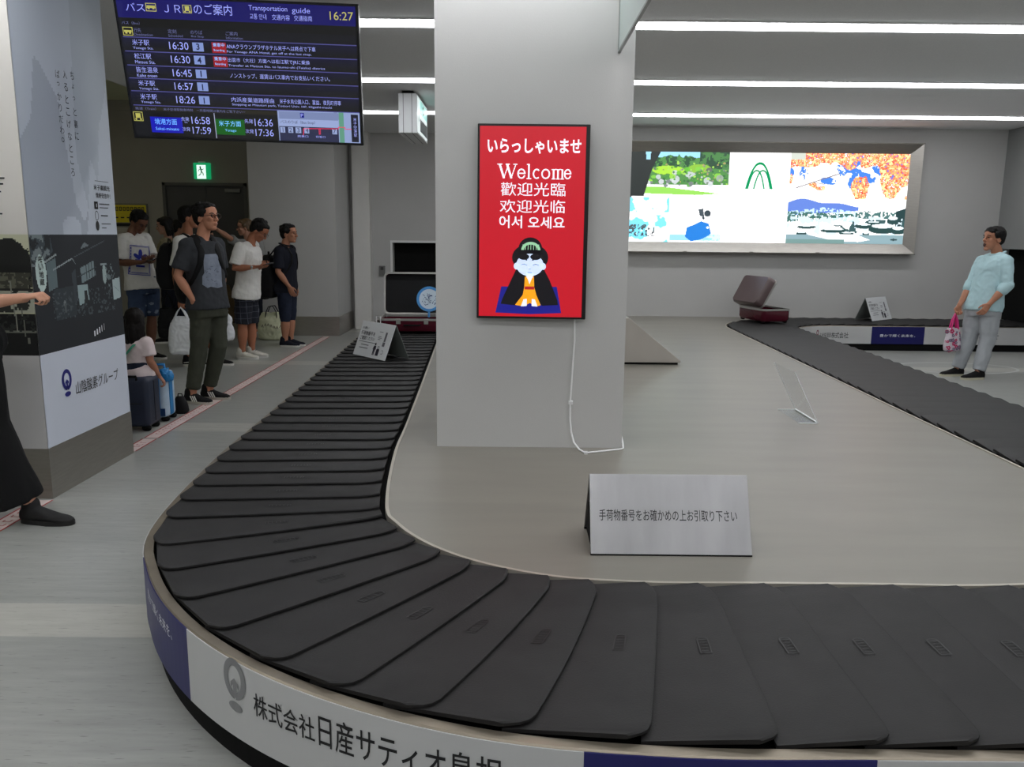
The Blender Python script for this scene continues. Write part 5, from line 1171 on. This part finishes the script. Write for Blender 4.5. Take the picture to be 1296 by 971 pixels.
# ================================================================== people in the hall
from mathutils.bvhtree import BVHTree
def on_cloth(so, origin, U, N, name, m, parent, draw, lift=.004):
    """print a flat design on a garment: draw(ink) in metres around the origin, thrown along -N onto the cloth"""
    off = wloc(so)
    bv = BVHTree.FromPolygons([v.co + off for v in so.data.vertices], [tuple(p.vertices) for p in so.data.polygons])
    U = (U - N * U.dot(N)).normalized(); V = N.cross(U)
    def pl_(a, b):
        p = origin + U * a + V * b
        h_ = bv.ray_cast(p + N * .6, -N)
        return (h_[0] + N * lift) if h_[0] is not None else p
    k = Ink(lambda a, b: Vector((a, b, 0))); draw(k)
    bm = bmesh.new(); vv = [bm.verts.new(v) for v in k.v]
    for f in k.f:
        try: bm.faces.new([vv[i] for i in f])
        except ValueError: pass
    bmesh.ops.triangulate(bm, faces=bm.faces[:])
    for _ in range(4):
        es = [e for e in bm.edges if e.calc_length() > .022]
        if not es: break
        bmesh.ops.subdivide_edges(bm, edges=es, cuts=1); bmesh.ops.triangulate(bm, faces=bm.faces[:])
    bm.verts.index_update()
    vs = [pl_(v.co.x, v.co.y) for v in bm.verts]; fs = [tuple(v.index for v in f.verts) for f in bm.faces]; bm.free()
    return obj(name, vs, fs, m, parent)
def yv(a): return Vector((math.cos(math.radians(a)), math.sin(math.radians(a)), 0))
def wj(PJ): return {k: Vector(v) + Vector(PJ[0]) for k, v in PJ[1].items()}
M_plaid = bpy.data.materials.new('plaid_cloth'); M_plaid.use_nodes = True
_n = M_plaid.node_tree; _b = _n.nodes['Principled BSDF']; _tc = _n.nodes.new('ShaderNodeTexCoord'); _br = _n.nodes.new('ShaderNodeTexBrick'); _mp = _n.nodes.new('ShaderNodeMapping')
_mp.inputs['Rotation'].default_value = (math.radians(90), 0, 0); _n.links.new(_tc.outputs['Object'], _mp.inputs[0]); _n.links.new(_mp.outputs[0], _br.inputs['Vector'])
_br.offset = 0; _br.inputs['Scale'].default_value = 1; _br.inputs['Brick Width'].default_value = .07; _br.inputs['Row Height'].default_value = .07; _br.inputs['Mortar Size'].default_value = .0026
_br.inputs['Color1'].default_value = lin((18, 20, 30)) + (1,); _br.inputs['Color2'].default_value = lin((24, 27, 40)) + (1,); _br.inputs['Mortar'].default_value = lin((78, 82, 94)) + (1,)
_n.links.new(_br.outputs[0], _b.inputs['Base Color']); _b.inputs['Roughness'].default_value = .9
M_denim = cloth('blue_denim', (58, 72, 98), var=.3, scale=9); M_tee = cloth('white_cotton', (216, 214, 210), var=.02); M_char = cloth('charcoal_cotton', (58, 60, 64)); M_olive = cloth('olive_twill', (66, 68, 58))
M_bpk = cloth('black_nylon', (17, 17, 19), .6); M_navy = cloth('dark_navy_cotton', (26, 28, 38)); M_dden = cloth('dark_denim', (36, 42, 58), var=.25, scale=10)
M_phone = mat('phone_black', (14, 14, 16), .2); M_bagw = mat('white_poly_bag', (214, 216, 220), .35, var=.03, scale=9)
def phone(loc, d, up, label):
    d = d.normalized(); up = (up - d * up.dot(d)).normalized(); sd = d.cross(up)
    t = thing('phone', loc, label, 'phone')
    def bx_(a0, a1, b0, b1, c0, c1, nm, m):
        mb = MB(); P_ = lambda a, b, c: Vector(loc) + d * a + sd * b + up * c
        mb.add([P_(a, b, c) for c in (c0, c1) for a, b in ((a0, b0), (a1, b0), (a1, b1), (a0, b1))], [(3, 2, 1, 0), (4, 5, 6, 7), (0, 1, 5, 4), (1, 2, 6, 5), (2, 3, 7, 6), (3, 0, 4, 7)]); return mb.out(nm, m, t, bevel=.002)
    bx_(-.072, .072, -.035, .035, -.004, .004, 'case', M_phone); bx_(-.066, .066, -.031, .031, .004, .0048, 'screen', mat('phone_glass', (60, 70, 84), .1))
    return t
def soft_bag(name, top, w_, d, h, ang, label, cat, m, handles=None, hm=None, wr=.012, group=None, taper=.75, seed=2, drop=.1):
    """a limp bag hanging below the point top (the grip)"""
    t = thing(name, (top.x, top.y, top.z - drop - h), label, cat, group)
    L = yv(ang); Fw = Vector((-L.y, L.x, 0)); mb = MB(); R = []
    for q, k in ((0., .80), (.06, .95), (.25, 1.0), (.55, .95), (.8, .82), (.95, taper), (1., taper * .9)):
        R.append((top - Vector((0, 0, drop + h * (1 - q))), L, Fw, w_ / 2 * k, d / 2 * k * (1 - .55 * q)))
    loft(mb, R, 20, .7)
    b = remesh('bag_body', mb, .008, m, t, 3, wrinkle=wr, wscale=11, seed=seed)
    for s_ in (-1, 1):
        mb = MB(); z0 = top - Vector((0, 0, drop + .01)); sp = w_ * .22
        mb.tube([z0 + L * -sp + Fw * s_ * d * .16, z0 + L * (-sp * .6) + Fw * s_ * .012 + Vector((0, 0, drop * .6)), top + Fw * s_ * .006, z0 + L * (sp * .6) + Fw * s_ * .012 + Vector((0, 0, drop * .6)), z0 + L * sp + Fw * s_ * d * .16], [.014, .013, .011, .013, .014], [.005] * 5, seg=8)
        mb.out('handle', hm or m, t, smooth=True)
    return t, b
def backpack(J, f, label, so, m=None, size=1.0, low=0.):
    off_ = wloc(so); bvs = BVHTree.FromPolygons([v.co + off_ for v in so.data.vertices], [tuple(p.vertices) for p in so.data.polygons])
    def snap(p):
        q = bvs.find_nearest(p); return q[0] + q[1] * .007
    m = m or M_bpk; fw = yv(f); L = Vector((-fw.y, fw.x, 0)); mid = (J['shL'] + J['shR']) / 2; c = mid - fw * .20 * size - Vector((0, 0, .25 + low))
    t = thing('backpack', (c.x, c.y, c.z - .24), label, 'backpack'); mb = MB(); up = Vector((0, 0, 1)); R = []
    for z, a, b in ((-.27, .10, .06), (-.255, .140, .10), (-.15, .160, .130), (.0, .160, .125), (.13, .145, .10), (.21, .115, .07), (.25, .06, .035)):
        R.append((c + up * z * size - fw * .012, L, fw, a * size, b * size))
    loft(mb, R, 22, .75); remesh('pack_body', mb, .009, m, t, 3, wrinkle=.006, wscale=8)
    mb = MB(); R = [(c + up * z * size - fw * .10 * size, L, fw, a * size, b * size) for z, a, b in ((-.19, .09, .03), (-.17, .11, .045), (-.05, .115, .05), (.02, .10, .03))]
    loft(mb, R, 18, .75); remesh('front_pocket', mb, .009, m, t, 3)
    for sd in 'LR':
        s = J['sh' + sd]; nk = lerp(J['neck'], s, .52); lat = (s - J['neck']).normalized()
        mb = MB(); mb.tube([c + up * .20 * size + L * (.07 if sd == 'L' else -.07), snap(nk - fw * .085 + up * .030), snap(nk + up * .08), snap(nk + fw * .085 + up * .03), snap(nk + fw * .15 - up * .08), snap(nk + fw * .15 - up * .18 + lat * .03), snap(nk + fw * .10 - up * .26 + lat * .10), snap(nk - up * .33 + lat * .14), c - up * .20 * size + L * (.12 if sd == 'L' else -.12)], [.028, .030, .031, .031, .029, .026, .020, .016, .014], [.008] * 9, ref=fw, seg=10)
        mb.out('shoulder_strap', m, t, smooth=True)
    q = c + up * .25 * size; mb = MB(); mb.tube([q + L * .03, q + L * .02 + up * .04, q - L * .02 + up * .04, q - L * .03], .008, seg=8); mb.out('grab_handle', m, t, smooth=True)
    return t
# --- man in front
t, J, H, so = person(*PJ_front, -22, 6, 'tall person with glasses in charcoal t-shirt and olive trousers, hand in pocket', skin_c=(196, 138, 110), hair='tousled', shirt=M_char, sleeve=.78, hem=.03, legs=M_olive, leg_end=1.86, leg_w=1.0, shoe_m=M_shoe, shoe_k=dict(stripe=M_sole, lace=M_shoe, sole=mat('cream_sole', (176, 170, 160), .6)), foot=(-14, -6), glasses=True, hands=dict(R=dict(dir=(.35, .1, -.9), palm=(0, 1, 0), thumb=(1, -.2, 0), curl=.25), L=dict(dir=(.0, -.05, -1), palm=(-1, 0, 0), thumb=(.3, -.9, 0), curl=.9)), seed=2, voxel=.0048)
N = yv(-45); c = (J['shL'] + J['shR']) / 2 - Vector((0, 0, .20)) + yv(45) * .005
rg = random.Random(6)
def art(k): k.poly([(-.075, .125), (.095, .13), (.10, -.155), (.05, -.165), (-.02, -.15), (-.05, -.16), (-.09, -.13), (-.088, -.06), (-.07, -.03)])
on_cloth(so, c, yv(45), N, 'chest_print', mat('grey_blue_print', (132, 140, 156), .8, var=.15, scale=20), so, art)
def art(k):
    for q in range(16):
        x = rg.uniform(-.06, .07); y = rg.uniform(-.12, .03); k.line([(x, y), (x + rg.uniform(-.03, .03), y + rg.uniform(-.015, .02))], .006)
on_cloth(so, c, yv(45), N, 'chest_print_marks', mat('dark_print', (100, 108, 124), .8), so, art, .006)
backpack(J, -45, 'black backpack worn by the tall person in charcoal t-shirt', so)
g = J['wrL'] + Vector((.01, 0, -.075))
soft_bag('carrier_bag', g, .20, .12, .27, -20, 'white drawstring bag held by the person in charcoal t-shirt', 'bag', M_bagw, hm=mat('grey_cord', (150, 150, 154), .6), drop=.06, taper=.35)
# --- man with the printed white shirt
t, J, H, so = person(*PJ_logo, -28, -34, 'person in white t-shirt with blue leaf print looking down at a phone', skin_c=(112, 74, 56), hair='short', shirt=M_tee, sleeve=.85, sleeve_r=.016, hem=.05, flare=.02, legs=M_denim, leg_end=.92, leg_w=1.08, shoe_m=M_shoe, shoe_k=dict(lace=M_sole), foot=(-20, -10), hands=dict(R=dict(dir=(.9, -.1, .15), palm=(0, .3, 1), thumb=(.2, 1, .3), curl=.45), L=dict(dir=(.1, -.9, .1), palm=(-.2, .2, 1), thumb=(-1, 0, .2), curl=.5)), seed=5, wr=.008)  # shade on this figure is put into the darker skin colour
N = yv(-45); c = (J['shL'] + J['shR']) / 2 - Vector((0, 0, .22)); U = (yv(45) + Vector((0, 0, -.10))).normalized()
M_pb = mat('blue_print', (34, 48, 160), .7)
def art(k):
    k.frame(-.115, -.19, .115, .145, .007); k.frame(-.102, -.177, .102, .132, .003)
    for q in range(9): k.rect(-.114, -.16 + q * .033, -.10, -.148 + q * .033)
    def leaf(cx, cy, an, l, wd):
        pts = []
        for q in range(16):
            a = 2 * PI * q / 16; r_ = abs(math.sin(a)) ** .8
            x = wd * math.copysign(r_, math.sin(a)) ; y = l * (1 - math.cos(a)) / 2
            pts.append((cx + x * math.cos(an) + y * math.sin(an), cy - x * math.sin(an) + y * math.cos(an)))
        k.poly(pts)
    leaf(0, .0, 0, .105, .024); leaf(-.006, -.005, -.92, .088, .022); leaf(.006, -.005, .92, .088, .022)
    for q in range(3): k.poly([(-.062 + q * .006, -.012 - q * .017), (.062 - q * .006, -.012 - q * .017), (.056 - q * .006, -.022 - q * .017), (-.056 + q * .006, -.022 - q * .017)])
    k.rect(-.05, -.098, .05, -.076); k.rect(-.09, -.168, .09, -.160)
on_cloth(so, c, U, N, 'leaf_print', M_pb, so, art, .005)
rg = random.Random(9)
sh_ = [c_ for c_ in t.children if c_.name.startswith('shorts')][0]
def art(k):
    for q in range(7):
        x = rg.uniform(-.15, .15); y = rg.uniform(-.12, .12); w__ = rg.uniform(.015, .035)
        k.poly([(x - w__, y), (x - w__ * .3, y + w__ * .6), (x + w__ * .8, y + w__ * .3), (x + w__ * .6, y - w__ * .5), (x - w__ * .4, y - w__ * .6)])
on_cloth(sh_, J['pelvis'] - Vector((0, 0, .2)), yv(45), N, 'worn_patch', mat('pale_denim', (128, 140, 160), .9, var=.2, scale=40), sh_, art, .003)
phone(J['wrR'] + Vector((.13, -.03, .03)), Vector((.8, -.4, .1)), Vector((-.2, -.3, 1)), 'black phone held by the person in the white t-shirt with blue print')
# --- man behind with white shirt
t, J, H, so = person(*PJ_white, 8, 0, 'person in white shirt and shorts standing directly behind the tall person with glasses', skin_c=(150, 98, 72), hair='short', shirt=M_tee, sleeve=.8, hem=.06, legs=M_dden, leg_end=.95, shoe_m=M_shoe, shoe_k=dict(swoosh=True, lace=M_sole), foot=(0, -4), hands=dict(R=dict(dir=(.1, 0, -1), palm=(0, 1, 0), thumb=(1, 0, 0), curl=.9)), seed=8)
backpack(J, 0, 'black backpack worn by the person in white shirt behind', so, low=.02)
g = J['wrR'] + Vector((.0, -.0, -.075))
soft_bag('carrier_bag', g + Vector((.02, -.05, 0)), .30, .16, .42, 10, 'large white plastic carrier bag hanging behind the legs in olive trousers', 'bag', M_bagw, drop=.10, taper=.55, wr=.008, seed=7)
soft_bag('shoulder_bag', g + Vector((-.18, .10, .16)), .24, .14, .34, 10, 'black cloth bag hanging beside the large white carrier bag', 'bag', M_bpk, drop=.18, taper=.8, seed=4)
# --- woman with sunglasses
t, J, H, so = person(*PJ_sun, 203, -2, 'person with tied brown hair and sunglasses, one arm raised, in grey shirt', skin_c=(176, 128, 104), s=.95, hair='tied', hair_m=mat('brown_hair', (92, 70, 44), .45, var=.3, scale=50), shirt=cloth('light_grey_cotton', (138, 138, 136)), sleeve=.7, hem=.14, legs=M_navy, leg_end=1.85, shoe_m=mat('white_shoe', (206, 206, 206), .6), foot=(-12, -8), glasses='sun', hands=dict(L=dict(dir=(.05, 0, -1), palm=(-1, 0, 0), thumb=(0, -1, 0), curl=.8), R=dict(dir=(-1, -.2, .2), palm=(0, 0, -1), thumb=(0, -1, 0), curl=.3)), seed=11)
g = J['wrL'] + Vector((.01, 0, -.08))
soft_bag('hand_bag', g, .16, .08, .14, -30, 'small black pouch held by the person with sunglasses', 'bag', M_bpk, drop=.05)
# --- man in plaid shorts
t, J, H, so = person(*PJ_cap, -4, -38, 'person in plain white t-shirt and dark plaid shorts bending over a phone', skin_c=(160, 104, 78), hair='tousled', shirt=M_tee, sleeve=.82, sleeve_r=.018, hem=.06, flare=.02, belly=.01, legs=M_plaid, leg_end=.96, leg_w=1.12, shoe_m=mat('white_trainer', (204, 200, 190), .6, var=.2, scale=20), shoe_k=dict(lace=M_shoe), foot=(-6, -2), glasses=True, hands=dict(R=dict(dir=(1, -.05, .1), palm=(0, .4, 1), thumb=(.2, 1, .4), curl=.45), L=dict(dir=(.7, -.6, .1), palm=(0, .2, 1), thumb=(0, 1, .3), curl=.5)), seed=14, wr=.008)
phone(J['wrR'] + Vector((.14, .03, .035)), Vector((.9, .1, .15)), Vector((-.25, -.2, 1)), 'dark phone held by the person in plaid shorts')
d = (J['wrR'] - J['elR']).normalized(); mb = MB(); q = J['wrR'] - d * .025
mb.tube([q - d * .007, q + d * .007], [.0285, .0285], seg=16, cap=False); w_ = mb.out('watch_strap', mat('pale_strap', (190, 186, 178), .5), t, smooth=True, sharp=40)
mb = MB(); mb.ell(q + Vector((0, -.029, .004)), (.016, .006, .016)); mb.out('watch_dial', mat('watch_steel', (180, 180, 182), .25, .6), w_, smooth=True)
# --- man in dark polo
t, J, H, so = person(*PJ_polo, -14, 2, 'person in dark navy polo shirt and denim shorts standing farthest right in the left queue', skin_c=(172, 120, 94), hair='tousled', shirt=M_navy, sleeve=.85, hem=.07, belly=.01, legs=M_dden, leg_end=1.2, leg_w=1.0, shoe_m=M_navy, foot=(-4, -2), hands=dict(R=dict(dir=(.4, 0, -.9), palm=(0, 1, 0), thumb=(1, 0, .3), curl=.3)), seed=17)
backpack(J, 0, 'black backpack worn by the person in dark navy polo', so, low=.08, size=1.08)
mb = MB(); mb.tube([J['neck'] + yv(a) * .066 + Vector((0, 0, .005 - .018 * math.cos(math.radians(a)))) for a in range(-150, 151, 30)], [.016] * 11, [.010] * 11, ref=(0, 0, 1), seg=8); mb.out('collar', M_navy, so, smooth=True)
# --- woman behind with bobbed hair, and two more behind
t, J, H, so = person(*PJ_bob, 195, -6, 'person with long black hair in beige checked top facing left by the grey door', skin_c=(170, 128, 108), s=.93, hair='bob', shirt=cloth('beige_check', (132, 124, 98), var=.3, scale=30), long_sleeve=.4, hem=.1, legs=M_navy, leg_end=1.85, shoe_m=M_shoe, foot=(190, 200), seed=20)
t, J, H, so = person(*PJ_dark, 20, 0, 'person with black hair and dark clothes mostly hidden behind the queue', skin_c=(150, 108, 86), s=.95, hair='short', shirt=M_navy, hem=.08, legs=M_navy, leg_end=1.85, shoe_m=M_shoe, foot=(0, 0), seed=23)
t, J, H, so = person(*PJ_hid, 30, 0, 'person in dark clothes and black shoes hidden behind the tall person with glasses', skin_c=(160, 116, 92), s=.86, hair='bob', shirt=M_navy, hem=.1, legs=M_navy, leg_end=1.8, leg_w=1.3, shoe_m=M_shoe, foot=(0, 0), seed=26)
# --- yawning man on the right
M_mint = cloth('pale_mint_linen', (180, 210, 216), var=.03)
t, J, H, so = person(*PJ_right, 192, 6, 'yawning person in pale blue shirt and light grey trousers by the far belt', skin_c=(176, 122, 96), hair='fringe', shirt=M_mint, sleeve_r=.012, long_sleeve=.08, hem=.05, flare=.010, belly=.012, legs=cloth('light_grey_chino', (164, 168, 172), var=.03), leg_end=1.93, leg_w=1.06, shoe_m=M_shoe, shoe_k=dict(sole=mat('cream_sole_pale', (196, 192, 170), .6)), foot=(186, 190), mouth=.020, hands=dict(L=dict(dir=(-.55, 0, -.83), palm=(0, 1, 0), thumb=(-1, 0, .2), curl=.3), R=dict(dir=(-.1, 0, -1), palm=(0, -1, 0), thumb=(-1, 0, 0), curl=1.0)), seed=29, wr=.009)
mb = MB(); mb.tube([J['neck'] + yv(a) * .066 + Vector((0, 0, .0 - .018 * math.cos(math.radians(a - 190)))) for a in range(40, 341, 30)], [.020] * 11, [.008] * 11, ref=(0, 0, 1), seg=8); mb.out('collar', M_mint, so, smooth=True)
for sd in 'LR':
    d = (J['wr' + sd] - J['el' + sd]).normalized(); q = J['el' + sd] + d * .02; mb = MB(); mb.tube([q - d * .03, q + d * .03], [.066, .062], seg=18); mb.out('rolled_cuff', M_mint, so, smooth=True)
d = (J['anL'] - J['anR'])
g = J['wrR'] + Vector((-.015, -.02, -.085))
M_pink = mat('pink_ribbon', (214, 40, 124), .5)
bt_, bb = soft_bag('gift_bag', g + Vector((-.03, 0, 0)), .20, .10, .25, 14, 'small white bag with pink flowers and pink handles held by the yawning person', 'bag', mat('flower_bag_white', (206, 196, 204), .5), hm=M_pink, drop=.16, taper=.86, wr=.004)
rg = random.Random(12); c = g + Vector((-.03, 0, -.295))
def flowers(col):
    def art(k):
        for q in range(12):
            x = -.075 + .05 * (q % 4) + rg.uniform(-.015, .015); y = -.085 + .08 * (q // 4) + rg.uniform(-.03, .03); r_ = rg.uniform(.010, .022)
            for a in range(5): k.oval(x + r_ * .8 * math.cos(a * 1.2566), y + r_ * .8 * math.sin(a * 1.2566), r_ * .55, r_ * .55, 9)
    return art
Nb = Vector((yv(14).y, -yv(14).x, 0))
on_cloth(bb, c, yv(14), Nb, 'flower_print', mat('magenta_print', (186, 34, 92), .6), bb, flowers(0), .003)
on_cloth(bb, c, yv(14), Nb, 'flower_print', mat('grey_print', (120, 108, 130), .6), bb, flowers(1), .0035)
# --- child on the suitcase
M_pinkw = cloth('pinkish_white_cotton', (220, 204, 204), var=.03)
def child_skirt(t, J, s):
    mb = MB(); R = []
    for z, k in ((.06, .105), (.0, .125), (-.045, .135)): R.append((J['pelvis'] + Vector((.0, .02, z)), Vector((1, 0, 0)), Vector((0, 1, 0)), k, k * .9))
    loft(mb, R, 22, .9); remesh('skirt', mb, .009, cloth('blue_print_cotton', (48, 92, 150), var=.5, scale=26), t, 3, wrinkle=.014, wscale=14)
t, J, H, so = person(*PJ_child, 95, -6, 'child with long dark hair in pinkish white t-shirt sitting on a navy suitcase', skin_c=(168, 116, 92), s=.74, hair='long', hair_m=mat('dark_brown_hair', (17, 12, 10), .6, var=.3, scale=50, spec=.2), shirt=M_pinkw, sleeve=.72, sleeve_r=.014, hem=.09, flare=.012, skirt=child_skirt, legs=M_dden, leg_end=.9, shoe_m=mat('pink_shoe', (190, 120, 140), .6), foot=(60, 70), hands=dict(R=dict(dir=(.6, .2, -.8), palm=(-.3, 0, -1), thumb=(0, 1, 0), curl=.6)), seed=31)
mb = MB(); q0 = lerp(J['neck'], J['shR'], .8)
fwc = yv(60); mb.tube([q0 + Vector((0, 0, .04)) , q0 - fwc * .085 + Vector((-.02, 0, -.03)), (J['pelvis'] + J['neck']) / 2 - fwc * .105 + Vector((-.0, -.0, .0)), J['pelvis'] + Vector((-.11, .0, .07))], [.014] * 4, [.005] * 4, ref=fwc, seg=8); mb.out('strap', mat('green_strap', (70, 160, 130), .6), so, smooth=True)
# --- woman at the left edge
M_blk = cloth('black_crepe', (20, 20, 21), .8)
t, J, H, so = person(*PJ_woman, 0, 0, 'person in wide black trousers and black slip-on shoes walking past the printed column', skin_c=(202, 150, 124), s=.95, hair='bob', shirt=M_blk, sleeve=.7, hem=.1, shoe_m=mat('black_suede', (20, 19, 20), .75), shoe_k=dict(sole=mat('black_sole', (18, 17, 17), .6), length=.298), foot=(-6, 0), hands=dict(R=dict(dir=(1, -.05, .22), palm=(0, .25, -1), thumb=(.1, 1, -.3), curl=.85), L=dict(dir=(.2, 0, -1), palm=(1, 0, 0), thumb=(1, 0, 0), curl=.4)), seed=37, voxel=.0042)
mb = MB()
for sd in 'RL':
    a, b, c = J['hip' + sd], J['kn' + sd], J['an' + sd]; e = lerp(b, c, .90) - Vector((.05, 0, 0)); b = b - Vector((.02, 0, 0))
    mb.tube([a, lerp(a, b, .5), b, lerp(b, e, .5), e], [.105, .11, .105, .10, .10], [.125, .128, .125, .130, .140], ref=(0, 1, 0), seg=20, cap=False)
mb.ell(J['pelvis'], (.17, .17, .13)); remesh('wide_trousers', mb, .009, M_blk, t, 5, wrinkle=.010, wscale=6, wstretch=(1, 1, .3))
# ================================================================== luggage on the floor
t = thing('wheeled_suitcase', (-2.90, 6.17, 0), 'dark navy upright suitcase carrying the seated child beside the printed column', 'suitcase')
M_nvs = mat('navy_shell', (30, 38, 58), .5, var=.12, scale=8, bump=.15, bscale=150)
def rbox(x0, y0, z0, x1, y1, z1, nm, m, par, bev=.03, **k):
    o = MB().box(x0, y0, z0, x1, y1, z1).out(nm, m, par, smooth=True, **k); md = o.modifiers.new('bevel', 'BEVEL'); md.width = bev; md.segments = 4; md.limit_method = 'ANGLE'; return o
rbox(-3.08, 6.06, .035, -2.74, 6.29, .415, 'shell', M_nvs, t, .035)
mb = MB()
for x in (-3.083, -2.743): mb.box(x, 6.17, .07, x + .006, 6.18, .38)
mb.box(-3.04, 6.055, .215, -2.78, 6.062, .222).out('zip_seam', mat('dark_zip', (14, 16, 22), .6), t)
for x in (-3.04, -2.78):
    for y in (6.10, 6.25): MB().tube([(x - .012, y, .024), (x + .012, y, .024)], .024, seg=12, ref=(0, 0, 1)).out('wheel', M_black, t, smooth=True, sharp=40)
MB().tube([(-2.96, 6.07, .40), (-2.96, 6.065, .425), (-2.82, 6.065, .425), (-2.82, 6.07, .40)], .010, seg=8).out('carry_handle', M_black, t, smooth=True)
t = thing('child_trolley_bag', (-2.84, 6.51, 0), 'pale blue and white upright trolley bag with bright blue straps by the navy suitcase', 'bag')
bx, by = -2.835, 6.50
rbox(bx - .085, by - .10, .03, bx + .085, by + .10, .40, 'bag_body', mat('pale_bag', (176, 196, 214), .5, var=.08, scale=10), t, .035)
M_bst = mat('bright_blue_strap', (28, 118, 178), .5)
MB().box(bx + .0, by - .107, .05, bx + .04, by - .098, .38).box(bx + .0, by - .1, .395, bx + .04, by + .1, .408).box(bx + .084, by - .03, .05, bx + .09, by + .03, .38).out('strap', M_bst, t)
MB().box(bx - .075, by - .106, .05, bx + .075, by - .1, .11).out('lower_panel', mat('dark_blue_panel', (20, 60, 110), .5), t)
MB().tube([(bx - .05, by, .395), (bx - .045, by, .45), (bx + .045, by, .45), (bx + .05, by, .395)], .011, seg=8).out('carry_handle', M_bst, t, smooth=True)
mb = MB(); loft(mb, [(Vector((bx + .06, by - .06, .42)), Vector((1, 0, 0)), Vector((0, 1, 0)), .02, .02), (Vector((bx + .08, by - .06, .39)), Vector((1, 0, 0)), Vector((0, 1, 0)), .055, .04), (Vector((bx + .10, by - .06, .33)), Vector((1, 0, 0)), Vector((0, 1, 0)), .035, .03)], 14)
remesh('blue_ribbon', mb, .007, M_bst, t, 2, wrinkle=.014, wscale=22)
for x in (bx - .06, bx + .06):
    for y in (by - .07, by + .07): MB().tube([(x - .012, y, .022), (x + .012, y, .022)], .022, seg=12, ref=(0, 0, 1)).out('wheel', M_black, t, smooth=True, sharp=40)
t = thing('pouch_bag', (-2.775, 6.74, 0), 'small black pouch on the floor behind the pale blue trolley bag', 'bag')
mb = MB(); loft(mb, [(Vector((-2.775, 6.74, z)), Vector((1, 0, 0)), Vector((0, 1, 0)), a, b) for z, a, b in ((.0, .05, .045), (.02, .065, .05), (.09, .055, .045), (.14, .03, .025))], 18)
remesh('bag_body', mb, .007, M_bpk, t, 3, wrinkle=.006)
MB().tube([(-2.795, 6.74, .135), (-2.79, 6.74, .165), (-2.76, 6.74, .165), (-2.755, 6.74, .135)], .005, seg=8).out('handle', M_bpk, t, smooth=True)
t = thing('canvas_tote', (-3.40, 11.62, 0), 'cream canvas tote with black handles on the floor beside the navy polo person', 'bag')
mb = MB(); loft(mb, [(Vector((-3.40, 11.62, z)), Vector((1, 0, 0)), Vector((0, 1, 0)), a, b) for z, a, b in ((.0, .15, .09), (.03, .20, .12), (.16, .215, .13), (.28, .19, .09), (.37, .165, .035), (.385, .16, .02))], 22, .8)
tb = remesh('bag_body', mb, .009, M_cream, t, 3, wrinkle=.012, wscale=8)
for y in (-1, 1): MB().tube([(-3.49, 11.62 + y * .06, .30), (-3.475, 11.62 + y * .05, .40), (-3.44, 11.62 + y * .05, .47), (-3.38, 11.62 + y * .05, .48), (-3.335, 11.62 + y * .05, .40), (-3.32, 11.62 + y * .06, .30)], [.016] * 6, [.006] * 6, seg=8).out('handle', M_bpk, t, smooth=True)
def art(k):
    for q in range(7): a = -.13 + q * .042; k.line([(a, .02 + .02 * math.sin(q)), (a + .012, .05 + .02 * math.sin(q)), (a + .026, .015 + .02 * math.sin(q))], .008)
on_cloth(tb, Vector((-3.40, 11.62, .17)), Vector((1, 0, 0)), Vector((0, -1, 0)), 'print', mat('grey_print_tote', (120, 116, 96), .7), tb, art)
# handbag of the person at the left edge
t = thing('hand_bag', (-2.66, 3.90, .62), 'black handbag with a looped strap carried by the person in wide black trousers', 'bag')
mb = MB(); loft(mb, [(Vector((-2.66, 3.90, z)), Vector((1, 0, 0)), Vector((0, 1, 0)), a, b) for z, a, b in ((.64, .07, .05), (.66, .095, .065), (.76, .10, .06), (.83, .085, .035), (.845, .06, .02))], 18, .7)
remesh('bag_body', mb, .007, cloth('black_leather', (16, 16, 17), .5), t, 3, wrinkle=.010, wscale=14)
MB().tube([(-2.585, 3.885, .745), (-2.51, 3.885, .748), (-2.500, 3.885, .742), (-2.520, 3.885, .705), (-2.555, 3.885, .69), (-2.585, 3.885, .70)], .006, seg=8).out('strap_loop', M_black, t, smooth=True)
MB().tube([(-2.73, 3.9, .83), (-2.76, 3.9, 1.0), (-2.80, 3.92, 1.25), (-2.82, 3.95, 1.36)], .009, seg=8).out('strap', M_black, t, smooth=True)
t = thing('leaning_board', (-4.95, 13.75, 0), 'brown board with a slanted edge leaning against the grey double door', 'board')
MB().prism([(-5.35, 13.72, .004), (-4.57, 13.72, .004), (-4.74, 13.90, .50), (-4.80, 13.94, .62), (-5.35, 13.94, .62)], (0, .022, 0)).out('panel', mat('brown_board', (98, 80, 56), .7, var=.15, scale=6, stretch=(1, 1, 6)), t, bevel=.002)
MB().box(-5.36, 13.715, 0, -4.56, 13.745, .03).out('edge_strip', mat('dark_brown_edge', (60, 48, 34), .7), t)
# repeats carry a common group
for o in list(COL.objects):
    if o.parent is None and 'category' in o:
        g = {'person': 'people in the arrivals hall', 'backpack': 'black backpacks worn in the queue', 'phone': 'phones held in the queue'}.get(o['category'])
        if g and 'group' not in o: o['group'] = g
bpy.data.scenes.remove(_WS)
